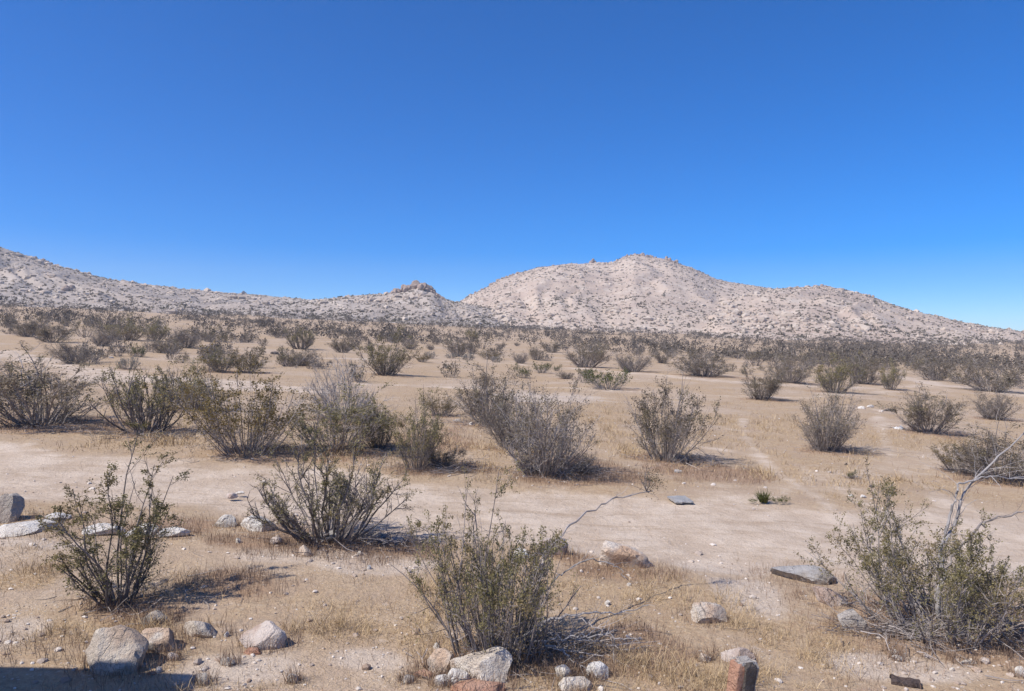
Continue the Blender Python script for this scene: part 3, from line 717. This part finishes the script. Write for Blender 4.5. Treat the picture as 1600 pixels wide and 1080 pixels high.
for p, w_ in ((at(175, 945), .8), (at(512, 842), 1.5), (at(772, 1022), 1.0), (at(1465, 982), 1.6)): BUSHES.append((p[0] + .15, p[1], w_))
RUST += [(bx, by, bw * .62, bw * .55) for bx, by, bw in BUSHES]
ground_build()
# a green tussock on the track verge
def tussock(name, u, v, wpx, hpx, label, n=90):
    p = unproj(u, v); W = wpx / F * p[1]; Hh = hpx / F * p[1]; rg = rngs(int(u))
    d = unit(np.stack([rg.normal(size=n) * .55, rg.normal(size=n) * .55, np.ones(n)], 1))
    P = grow(rg.normal(size=(n, 3)) * np.array([W * .08, W * .08, 0]), d, Hh * rg.uniform(.5, 1.1, n), 4, .08, -.06, rg)
    V, T = tubes(P, np.full((n, 1), .006) * np.array([1, .9, .6, .15]), 3)
    root = obj(name, None, loc=tuple(p)); tag(root, label, "plant")
    ac = Acc(); ac.add(V, T, np.repeat(rg.uniform(.3, 1, n), 12)); q = obj("blades", ac.mesh("blades", M["leaf_green"]), root); q["kind"] = "stuff"
    st, lf, wd, ht = proto("green2")
    for dx, s in ((-.16, .11), (.2, .13), (.3, .10)):
        k = obj("side_shoot", lf, root, (dx, -.04, 0), 1 + dx, (s, s, s * .8)); k["kind"] = "stuff"
tussock("green_tussock", 1193, 785, 30, 22, "small bright green grassy plant growing on the dirt track")

# ------------------------------------------------------------------ brush scattered over the plain and the dense distant belt
FAR = []
for i in range(7):
    st, lf = bush_geo(500 + i, 1, 1.35, n=24, spread=1.0, wig=.1, n2=5, n3=3, nl=4, leaf=.075, r0=.011, lo=.15, base=.2, sides=3, wr=.55)
    V = np.vstack(st.V + lf.V); T = np.vstack(st.T + [t + st.n for t in lf.T]); A = np.concatenate(st.A + lf.A)
    mi = np.concatenate([np.zeros(sum(len(t) for t in st.T), int), np.ones(sum(len(t) for t in lf.T), int)])
    FAR.append((V, T, A, mi))
FARM = [mesh_np("far_bush", V, T, [M["stem_grey"], M["leaf_brown"] if i % 3 == 0 else M["belt_brush"]], attrs=dict(var=A), midx=mi) for i, (V, T, A, mi) in enumerate(FAR)]
rf = rngs(321)
def scatter_xy(n, d0, d1, pw, wide=.78):
    out = []
    while len(out) < n:
        y = d0 + (d1 - d0) * rf.uniform() ** pw; x = rf.uniform(-wide, wide) * y
        if float(road_mask(np.array([x]), np.array([y]))[0]) > 0.15: continue
        u = 800 + x / y * F
        dens = max(0.04, 0.5 + 2.4 * vnoise(np.array([x / 22.]), np.array([y / 13.]), 5)[0])
        if 620 < u < 1080 and y < 95: dens *= 0.22                      # the open flat in the middle
        if u > 1150 or u < 420: dens *= 1.5
        if rf.uniform() < dens * .8: out.append((x, y))
    return np.array(out)
def region(u): return ("under the left hill" if u < 470 else "under the low crag hill" if u < 760 else "under the main summit" if u < 1130 else "under the right shoulder")
near_xy = scatter_xy(66, 34, 75, .9, .69)
belt_xy = scatter_xy(165, 72, 122, .9, .69)
ORD = {1: "first", 2: "second", 3: "third"}
def ordinal(i): return ORD.get(i) or str(i) + ("th" if 10 <= i % 100 <= 20 else {1: "st", 2: "nd", 3: "rd"}.get(i % 10, "th"))
allxy = np.vstack([near_xy, belt_xy]); allxy = allxy[np.argsort(allxy[:, 0] / allxy[:, 1])]
cnt = {}
for k, (x, y) in enumerate(allxy):
    u = 800 + x / y * F; inb = y > 75
    s = rf.uniform(.9, 1.85) if inb else rf.uniform(.45, 1.25)
    hk = rf.uniform(.8, 1.1)
    o = obj("desert_bush", FARM[k % 7], None, (x, y, float(zg(x, y)) - .03), rf.uniform(0, 6.3), (s, s, s * hk))
    size = ("large " if s > 1.5 else "" if s > 1.2 else "smaller ") if inb else ("knee-high " if s < .75 else "")
    key = (inb, region(u), size); cnt[key] = cnt.get(key, 0) + 1
    where = "in the distant belt " if inb else "in the middle distance "
    tag(o, ordinal(cnt[key]) + " " + size + "grey-brown bush from the left " + where + region(u), "bush", ("belt bushes " if inb else "middle-distance bushes ") + region(u))
fx = scatter_xy(2350, 84, 290, .9)
Vs, Ts, As, Ms, off = [], [], [], [], 0
LOW = []
for i in range(5):
    st, lf = bush_geo(600 + i, 1, 1.5, n=9, spread=1.0, wig=.1, n2=3, n3=2, nl=4, leaf=.13, r0=.016, lo=.25, base=.25, sides=3, wr=.6)
    LOW.append((np.vstack(lf.V) * np.array([1, 1, 1.15]), np.vstack(lf.T)))
P = np.column_stack([fx, zg(fx[:, 0], fx[:, 1])]); S = rf.uniform(1.0, 2.0, len(P))
o = obj("distant_brush", scatter_mesh("distant_brush", P, S, rf, LOW, M["belt_brush"]))
tag(o, "far dark band of brush merging into one mass at the foot of the hills", "brush", kind="stuff")

# ------------------------------------------------------------------ stones, each one a thing
def stone(u, v, wpx, hpx, m, label, dep=0.8, sub=4, cuts=13, lean=0.0, taper=0.0, rotz=None, name="rock", group="stones on the desert floor", seed=None, cat="rock"):
    p = unproj(u, v); W = wpx / F * p[1]; Hh = max(hpx / F * p[1], .02)
    sd = seed if seed is not None else int(u * 7 + v)
    dpt = W * dep
    me = rock_mesh(name, sd, W, dpt, Hh, M[m], sub, cuts, lean, taper)
    rz = (rngs(sd).uniform(-.3, .3) if rotz is None else rotz)
    y = p[1] + dpt * .35; x = (u - 800) / F * y
    o = obj(name, me, None, (x, y, float(zg(x, y)) - Hh * .12), rz)
    return tag(o, label, cat, group)
STN = [
    (183, 1052, 97, 68, "r_beige", "largest grey-beige boulder at lower left, its foot in the building's shadow", .8, -.12),
    (250, 1018, 66, 46, "r_cream", "pale boulder with a dark right face, second in the row at lower left", .8, .1),
    (316, 996, 64, 32, "r_beige", "slanting long stone in the row at lower left, ridge falling to the right", .6, -.25),
    (243, 976, 42, 24, "r_grey", "thin grey stone behind the row at lower left", .6, -.2),
    (412, 1014, 76, 38, "r_pink", "banded white and pink boulder above the flat red stone", .7, 0),
    (317, 1071, 27, 16, "r_grey", "small grey stone at the tip of the building's shadow", .8, 0),
    (248, 1052, 12, 9, "r_white", "little white stone right of the largest boulder", .8, 0),
    (237, 1055, 14, 7, "r_red", "little red stone right of the largest boulder", .8, 0),
    (354, 996, 11, 9, "r_white", "bright white chip right of the slanting stone", .8, 0),
    (268, 1032, 22, 11, "r_pink", "small brownish stone below the pale boulder with the dark face", .8, 0),
    (357, 1040, 24, 11, "r_grey", "small flat grey stone on bare sand below the banded boulder", .8, 0),
    (457, 1067, 20, 15, "r_white", "small whitish stone at the bottom, right of the shadow", .8, 0),
    (4, 817, 72, 48, "r_grey", "peaked grey boulder at the left edge beside the track", .7, 0),
    (40, 836, 100, 16, "r_white", "flat pale slab at the left edge beside the peaked boulder", .9, 0),
    (88, 815, 40, 12, "r_white", "smaller flat pale slab behind the first one", .9, 0),
    (165, 838, 70, 17, "r_white", "flat white stone seen through the sparse left creosote", .7, 0),
    (222, 840, 56, 19, "r_white", "white stone in the middle of the row behind the left creosote", .7, 0),
    (272, 840, 50, 16, "r_white", "rightmost white stone of the row behind the left creosote", .7, 0),
    (353, 824, 34, 20, "r_white", "small white stone with dark right side beside the track", .7, .1),
    (404, 829, 70, 27, "r_white", "larger white and pink boulder left of the black-stemmed creosote", .6, .15),
    (372, 849, 12, 9, "r_white", "little white stone in front of the two white boulders", .8, 0),
    (512, 848, 44, 17, "r_slab", "tilted grey slab at the foot of the black-stemmed creosote", .7, .3),
    (476, 869, 27, 18, "r_orange", "small red and white stone in front of the black-stemmed creosote", .8, -.1),
    (430, 850, 26, 11, "r_pink", "pinkish stone left of the red and white one", .8, 0),
    (563, 868, 10, 7, "r_white", "tiny white stone right of the red and white one", .8, 0),
    (590, 846, 34, 13, "r_grey", "first grey stone in the brush right of the black-stemmed creosote", .8, 0),
    (622, 850, 28, 13, "r_pink", "second stone in the brush right of the black-stemmed creosote, brownish", .8, 0),
    (577, 890, 9, 7, "r_white", "tiny white chip on the gravel below the black-stemmed creosote", .8, 0),
    (862, 868, 52, 32, "r_pink", "pinkish-grey boulder behind the front creosote, beside the track", .8, .05),
    (814, 878, 26, 24, "r_white", "white stone half hidden by the top of the front creosote", .8, 0),
    (972, 887, 110, 48, "r_orange", "long orange and white boulder tapering to the right beside the track", .5, -.1),
    (1106, 975, 70, 32, "r_cream", "loaf-shaped cream boulder alone in the grass, dark underneath", .6, -.1),
    (1258, 908, 106, 21, "r_slab", "wide flat weathered grey slab left of the right-hand creosote", .7, 0),
    (1294, 946, 68, 30, "r_pink", "pinkish rounded boulder below the weathered slab", .7, -.1),
    (1334, 986, 54, 36, "r_grey", "grey pyramid-shaped boulder against the right-hand creosote", .8, 0),
    (1150, 1037, 58, 26, "r_pink", "speckled pinkish stone behind the red and black block", .8, 0),
    (1101, 1034, 20, 14, "r_orange", "small orange stone left of the speckled one", .8, 0),
    (688, 1052, 52, 36, "r_cream", "cream boulder left of the big white one at the foot of the front creosote", .8, 0),
    (754, 1068, 106, 54, "r_cream", "big cracked white and orange boulder at the foot of the front creosote", .7, 0),
    (716, 1072, 38, 28, "r_white", "white broken stone before the big cracked boulder", .8, .1),
    (690, 1074, 30, 18, "r_white", "small white stone left of the white broken one", .8, 0),
    (711, 1034, 22, 12, "r_red", "small red stone between the two cream boulders", .8, 0),
    (718, 1026, 13, 11, "r_white", "tiny white stone behind the small red one", .8, 0),
    (750, 1088, 92, 16, "r_red", "flat brick-red stone at the bottom edge under the big cracked boulder", .6, 0),
    (662, 1058, 36, 9, "r_red", "flat reddish stone at the left of the cream boulder", .7, 0),
    (637, 1068, 22, 13, "r_grey", "small grey stone left of the cream boulder group", .8, 0),
    (683, 1014, 12, 10, "r_white", "tiny pale stone above the cream boulder", .8, 0),
    (878, 1062, 30, 22, "r_white", "white stone right of the front creosote's foot", .8, 0),
    (902, 1082, 64, 24, "r_cream", "flat cream stone at the bottom edge right of the front creosote", .7, 0),
    (936, 1060, 42, 23, "r_white", "white stone under the trailing silver branches", .8, 0),
    (949, 946, 11, 9, "r_white", "tiny white stone in the grass right of the front creosote", .8, 0),
    (983, 916, 8, 8, "r_white", "tiny white chip below the long orange boulder", .8, 0),
    (1597, 1058, 24, 15, "r_white", "white stone cut by the right edge at the bottom", .8, 0),
    (1510, 1039, 34, 8, "r_cream", "long thin pale stone at lower right", .4, 0),
    (1526, 1051, 16, 9, "r_cream", "small pale stone below the long thin one", .7, 0),
    (1398, 1024, 20, 8, "r_cream", "flat pale stone below the right-hand creosote", .7, 0),
    (1403, 1033, 18, 9, "r_white", "flat white stone touching the pale one below the right-hand creosote", .7, 0),
    (1488, 1049, 9, 6, "r_cream", "tiny pale stone left of the small pale one at lower right", .8, 0),
    (1059, 739, 14, 7, "r_slab", "small blue-grey stone below the rounded grey-brown bush", .8, 0),
    (1073, 727, 13, 9, "r_dark", "small dark stone at the foot of the rounded grey-brown bush", .8, 0),
    (1013, 752, 8, 6, "r_dark", "tiny dark stone left of the small blue-grey one", .8, 0),
    (1330, 776, 9, 4, "r_white", "left one of two small white stones on the track verge", .7, 0),
    (1349, 778, 10, 4, "r_white", "right one of two small white stones on the track verge", .7, 0),
    (1362, 762, 9, 6, "r_dark", "tiny dark stone above the two small white ones", .8, 0),
    (1322, 727, 5, 4, "r_dark", "tiny dark stone left above the green sprig", .8, 0),
    (362, 778, 18, 8, "r_pink", "small stone on the track at left", .8, 0),
    (374, 772, 16, 4, "r_white", "flat white stone behind the small one on the track", .7, 0),
    (818, 746, 7, 5, "r_white", "tiny white stone left of the wide grey twiggy bush", .8, 0),
    (736, 664, 8, 5, "r_white", "tiny white stone among litter below the greyish bush", .8, 0),
    (714, 659, 12, 6, "r_white", "small white stone left of the tiny one below the greyish bush", .8, 0),
    (430, 554, 16, 6, "r_dark", "small dark lump on the bare plain, left of centre", .8, 0),
    (174, 560, 7, 4, "r_white", "tiny white stone near the ash-grey shrub", .8, 0),
    (1390, 643, 22, 6, "r_dark", "dark log-like lump in the rubbish left of the grey-brown bush", .4, 0),
    (1346, 639, 12, 5, "r_white", "leftmost white lump of the rubbish strip", .6, 0),
    (1360, 637, 12, 5, "r_white", "second white lump of the rubbish strip", .6, 0),
    (1377, 644, 9, 5, "r_white", "third white lump of the rubbish strip, next to the dark one", .6, 0),
]
for (u, v, wp, hp, m, lab, dep, lean) in STN:
    stone(u, v, wp, hp, m, lab, dep, 4 if wp > 40 else 3 if wp > 14 else 2, 13, lean, .4 if u == 972 else (.35 if u == 316 else 0))
# flat red stone, grey tile, standing red and black block, dark scrap, white scrap
stone(395, 1023, 28, 9, "r_red", "flat orange-red stone touching the banded boulder's front", .6, 3)
def slab(name, u, v, wpx, dpx, th, m, label, cat, rz=0.1, tilt=(0, 0), seed=1, warp=.0):
    p = unproj(u, v); W = wpx / F * p[1]; D = dpx; rg = rngs(seed)
    nx, ny = 7, 5
    gx, gy = np.meshgrid(np.linspace(-.5, .5, nx), np.linspace(-.5, .5, ny))
    jx = rg.normal(size=gx.shape) * .025; jy = rg.normal(size=gx.shape) * .03
    X = (gx + jx) * W; Y = (gy + jy) * D; Z = warp * rg.normal(size=gx.shape)
    top = np.stack([X, Y, Z + th], -1).reshape(-1, 3); bot = np.stack([X, Y, Z], -1).reshape(-1, 3)
    i = np.arange(nx * ny).reshape(ny, nx); n = nx * ny
    q = np.stack([i[:-1, :-1], i[:-1, 1:], i[1:, 1:], i[1:, :-1]], -1).reshape(-1, 4)
    ring = np.concatenate([i[0, :], i[1:, -1], i[-1, -2::-1], i[-2:0:-1, 0]]); r2 = np.roll(ring, -1)
    Q = np.vstack([q, q[:, ::-1] + n + 0]) if False else np.vstack([q, q[:, ::-1] + n, np.stack([ring, ring + n, r2 + n, r2], 1)])
    me = mesh_np(name, np.vstack([top, bot]), Q, M[m])
    o = obj(name, me, None, tuple(p + np.array([0, D * .4, .004])), rz); o.rotation_euler = (tilt[0], tilt[1], rz)
    return tag(o, label, cat)
M["tile"] = rock_mat("grey_tile", (0.33, 0.325, 0.32), (0.43, 0.42, 0.41), (0.40, 0.36, 0.32), .4)
M["scrap_white"] = rock_mat("white_scrap", (0.66, 0.65, 0.63), (0.78, 0.77, 0.75), (0.6, 0.57, 0.52), .2)
M["scrap_dark"] = rock_mat("dark_scrap", (0.06, 0.045, 0.042), (0.12, 0.09, 0.08), (0.09, 0.06, 0.05), .3, (.03, .025, .02))
slab("stone_tile", 1066, 785, 30, .36, .022, "tile", "flat square grey tile lying at the far edge of the track", "tile", .15, (0.05, 0.0))
slab("bark_scrap", 1420, 1073, 42, .10, .025, "scrap_dark", "dark brown curled scrap of bark lying at the bottom right", "scrap", -.35, (.1, .05), 5, .012)
slab("white_scrap", 1408, 671, 17, .25, .03, "scrap_white", "white scrap lying left of the grey-brown bush on the right", "scrap", .1, (.1, .1), 7, .035)
def red_block():
    p = unproj(1156, 1095); root = obj("stone_block", None, loc=tuple(p)); root.rotation_euler = (0.05, 0.12, 0.35)
    tag(root, "upright broken block with a red side and black charred face at the bottom edge", "block")
    V, T = rock_verts(rngs(8), 3, 5, .02); V = V / np.abs(V).max(0)
    V = np.sign(V) * np.abs(V) ** .3; V = V * (1 + .13 * fbm(V[:, 0] * 3 + 5, V[:, 2] * 4 + V[:, 1] * 2, 4, 3))[:, None]
    V = V * np.array([.085, .055, .16]) + np.array([0, 0, .12])
    a = mesh_np("block_core", V, T, M["r_grey"], smooth=True); a.set_sharp_from_angle(angle=math.radians(35)); obj("block_core", a, root)
    V2 = V.copy(); V2 = (V2 - [0, 0, .12]) * np.array([.42, .9, .96]) + np.array([-.062, -.012, .117])
    a = mesh_np("red_side", V2, T, M["r_red"], smooth=True); obj("red_side", a, root)
    V3 = (V - [0, 0, .12]) * np.array([.55, .35, .95]) + np.array([.0, -.058, .122])
    a = mesh_np("charred_face", V3, T, M["r_dark"], smooth=True); obj("charred_face", a, root)
red_block()

# ------------------------------------------------------------------ pebbles, straw, weeds, twig litter
rp = rngs(42)
def wedge(n, d0, d1, pw=1.0):
    y = d0 + (d1 - d0) * rp.uniform(size=n) ** pw; x = rp.uniform(-.78, .78, n) * y + rp.uniform(-.6, .6, n); return x, y
x, y = wedge(15000, 4.2, 26, 1.5)
keep = rp.uniform(size=len(x)) < .20 + .7 * emask(x, y, BARE) + .35 * sstep(-.1, .35, fbm(x / 1.1, y / 1.1, 8, 3)) - .22 * road_mask(x, y, 1)
x, y = x[keep], y[keep]
S = np.clip(rp.lognormal(-4.5, .55, len(x)), .004, .05)
base_p = [rock_verts(rp, 1, 5, .02) for _ in range(6)]
o = obj("pebbles", scatter_mesh("pebbles", np.column_stack([x, y, zg(x, y) + S * .15 - .05 * road_mask(x, y, 1)]), S, rp, base_p, M["pebble"], flat=.7))
tag(o, "loose pebbles and stone chips strewn over the ground", "pebbles", kind="stuff")
def blades(name, x, y, h, wd, m, lean, label, cat):
    n = len(x); z = zg(x, y) - .01 - .05 * road_mask(x, y, 1)
    a = rp.uniform(0, 2 * np.pi, n); lx = rp.normal(size=n) * lean * h; ly = rp.normal(size=n) * lean * h
    sx, sy = np.cos(a) * wd / 2, np.sin(a) * wd / 2
    P0 = np.stack([x - sx, y - sy, z], 1); P1 = np.stack([x + sx, y + sy, z], 1)
    P2 = np.stack([x + lx * .4 - sx * .7, y + ly * .4 - sy * .7, z + h * .6], 1); P3 = np.stack([x + lx * .4 + sx * .7, y + ly * .4 + sy * .7, z + h * .6], 1)
    P4 = np.stack([x + lx, y + ly, z + h * rp.uniform(.75, 1.1, n)], 1)
    V = np.stack([P0, P1, P2, P3, P4], 1).reshape(-1, 3); i = np.arange(n)[:, None] * 5
    T = np.vstack([i + [0, 1, 3], i + [0, 3, 2], i + [2, 3, 4]])
    o = obj(name, mesh_np(name, V, T, m, attrs=dict(var=np.repeat(rp.uniform(0, 1, n), 5))))
    tag(o, label, cat, kind="stuff")
def clump(n, d0, d1, pw, fn):
    x, y = wedge(n, d0, d1, pw); k = rp.uniform(size=n) < fn(x, y); return x[k], y[k]
def straw_d(x, y):
    g = sstep(-.25, .45, fbm(x / 1.8, y / 1.8, 21, 3)) * .6 + .9 * emask(x, y, STRAW)
    g = g * (.25 + 1.1 * sstep(-.3, .25, fbm(x / .3, y / .3, 63, 2)))
    return g * (1 - .93 * sstep(.1, .6, road_mask(x, y))) * (1 - .8 * emask(x, y, BARE))
x1, y1 = clump(230000, 4.3, 13, 1.1, straw_d); x2, y2 = clump(210000, 12, 46, 1.3, straw_d)
x = np.concatenate([x1, x2]); y = np.concatenate([y1, y2])
cl = sstep(-.15, .4, fbm(x / .5, y / .5, 91, 3))
h = rp.uniform(.018, .08, len(x)) * (.45 + 1.5 * cl) * (1 + .4 * emask(x, y, STRAW)) * np.where(y < 13, 1, 1.35); wd = np.where(y < 13, .0035, .010)
blades("dry_grass", x, y, h, wd, M["straw"], .75, "short dry straw-coloured grass covering much of the plain", "grass")
def weed_d(x, y): return (emask(x, y, RUST) * (.35 + .65 * sstep(-.3, .2, fbm(x / .35, y / .35, 55, 2))) + .02 + .16 * sstep(.25, .5, fbm(x / 1.3, y / 1.3, 58, 3))) * (1 - .95 * sstep(.1, .5, road_mask(x, y)))
x1, y1 = clump(230000, 4.3, 13, 1.1, weed_d); x2, y2 = clump(130000, 12, 34, 1.3, weed_d)
rx, ry = [], []
for (u, v, wp, hp, *_r) in STN:
    if wp < 18 or v < 800 or u == 972: continue
    p = unproj(u, v); W = wp / F * p[1]; k = int(60 + 2.2 * wp)
    a = rp.uniform(0, 2 * np.pi, k); q = W * rp.uniform(.42, .75, k)
    rx.append(p[0] + np.cos(a) * q); ry.append(p[1] + W * .28 + np.sin(a) * q * .8)
x = np.concatenate([x1, x2] + rx); y = np.concatenate([y1, y2] + ry)
h = rp.uniform(.05, .17, len(x)) * rp.uniform(.6, 1.1, len(x)); wd = np.where(y < 13, .0035, .007)
blades("dry_weeds", x, y, h, wd, M["weed"], .35, "taller reddish-brown dead weeds standing in patches", "weeds")
def litter(spots, n, label):
    ac = Acc()
    for (u, v, ru, rv) in spots:
        cx, cy, rx, ry = ell(u, v, ru, rv); k = n
        p = np.column_stack([cx + rp.normal(size=k) * rx * .5, cy + rp.normal(size=k) * ry * .5]); z = zg(p[:, 0], p[:, 1]) + rp.uniform(.005, .09, k)
        d = unit(np.column_stack([rp.normal(size=k), rp.normal(size=k) * .8, rp.normal(size=k) * .22]))
        P = grow(np.column_stack([p, z]), d, rp.uniform(.12, .55, k), 5, .16, 0, rp)
        P[..., 2] = np.maximum(P[..., 2], zg(P[..., 0], P[..., 1]) + .003)
        V, T = tubes(P, rp.uniform(.002, .006, k)[:, None] * np.linspace(1, .4, 5), 3); ac.add(V, T, np.repeat(rp.uniform(0, 1, k), 15))
    litter_more(ac)
    o = obj("twig_litter", ac.mesh("twig_litter", M["stem_grey"]))
    tag(o, label, "twigs", kind="stuff")
def litter_more(ac):
    for bx, by, bw in BUSHES:
        if by > 26: continue
        k = int(60 * min(bw, 1.5)) + 15
        p = np.column_stack([bx + rp.normal(size=k) * bw * .36, by + rp.normal(size=k) * bw * .34]); z = zg(p[:, 0], p[:, 1]) + rp.uniform(.004, .05, k)
        P = grow(np.column_stack([p, z]), unit(np.column_stack([rp.normal(size=k), rp.normal(size=k), rp.normal(size=k) * .15])), rp.uniform(.08, .4, k), 5, .18, 0, rp)
        P[..., 2] = np.maximum(P[..., 2], zg(P[..., 0], P[..., 1]) + .003)
        V, T = tubes(P, rp.uniform(.002, .006, k)[:, None] * np.linspace(1, .4, 5), 3); ac.add(V, T, np.repeat(rp.uniform(0, 1, k), 15))
litter([(720, 735, 70, 10), (900, 738, 70, 12), (600, 848, 70, 10), (1400, 990, 70, 10), (1450, 1000, 100, 12), (860, 1010, 80, 14), (1100, 722, 40, 8), (1330, 705, 40, 6), (90, 670, 80, 6), (250, 682, 60, 6), (740, 662, 50, 6), (1560, 985, 60, 16), (420, 700, 50, 8)], 130, "dead grey twigs lying in heaps under and beside the bushes")

# ------------------------------------------------------------------ the shed beside the camera whose roof casts the shadow at lower left
def box(name, x0, x1, y0, y1, z0, z1, m, parent):
    V = np.array([(x, y, z) for z in (z0, z1) for y in (y0, y1) for x in (x0, x1)], float)
    Q = np.array([(0, 2, 3, 1), (4, 5, 7, 6), (0, 1, 5, 4), (2, 6, 7, 3), (0, 4, 6, 2), (1, 3, 7, 5)])
    return obj(name, mesh_np(name, V, Q, m), parent)
mw, nn, bb = mat("shed_boards"); 
tcx = N(nn, "ShaderNodeTexCoord").outputs["Object"]
nn.links.new(mix(nn, noise(nn, tcx, 6), (0.30, 0.25, 0.20), (0.42, 0.36, 0.30)), bb.inputs["Base Color"])
mr, nn, bb = mat("shed_roof_metal"); bb.inputs["Base Color"].default_value = (.32, .31, .30, 1); bb.inputs["Roughness"].default_value = .6
shed = obj("shed", None, loc=(-6.68, 1.30, float(zg(-6.68, 1.30))))
tag(shed, "small board shed left of the viewpoint, seen only by its shadow", "shed")
box("wall", -2.1, 2.1, -2.1, 2.1, -.4, 2.55, mw, shed)
box("door", 2.104, 2.15, -.5, .4, -.1, 1.95, mr, shed)
RO = box("roof", -2.5, 2.52, -2.5, 2.56, 2.555, 2.70, mr, shed)

# ------------------------------------------------------------------ thin desert haze: one closed box of air round the whole scene
hz = bpy.data.materials.new("haze_air"); hz.use_nodes = True
hn = hz.node_tree; hn.nodes.remove(hn.nodes["Principled BSDF"])
pv = N(hn, "ShaderNodeVolumePrincipled"); pv.inputs["Color"].default_value = (1.0, 0.96, 0.93, 1); pv.inputs["Density"].default_value = 0.00045; pv.inputs["Anisotropy"].default_value = 0.2
hn.links.new(pv.outputs[0], hn.nodes["Material Output"].inputs["Volume"])
hb = box("haze", -880, 880, -880, 880, -60, 94, hz, None); hb["kind"] = "stuff"; hb["label"] = "thin pale desert haze in the air"
sc.cycles.volume_bounces = 0
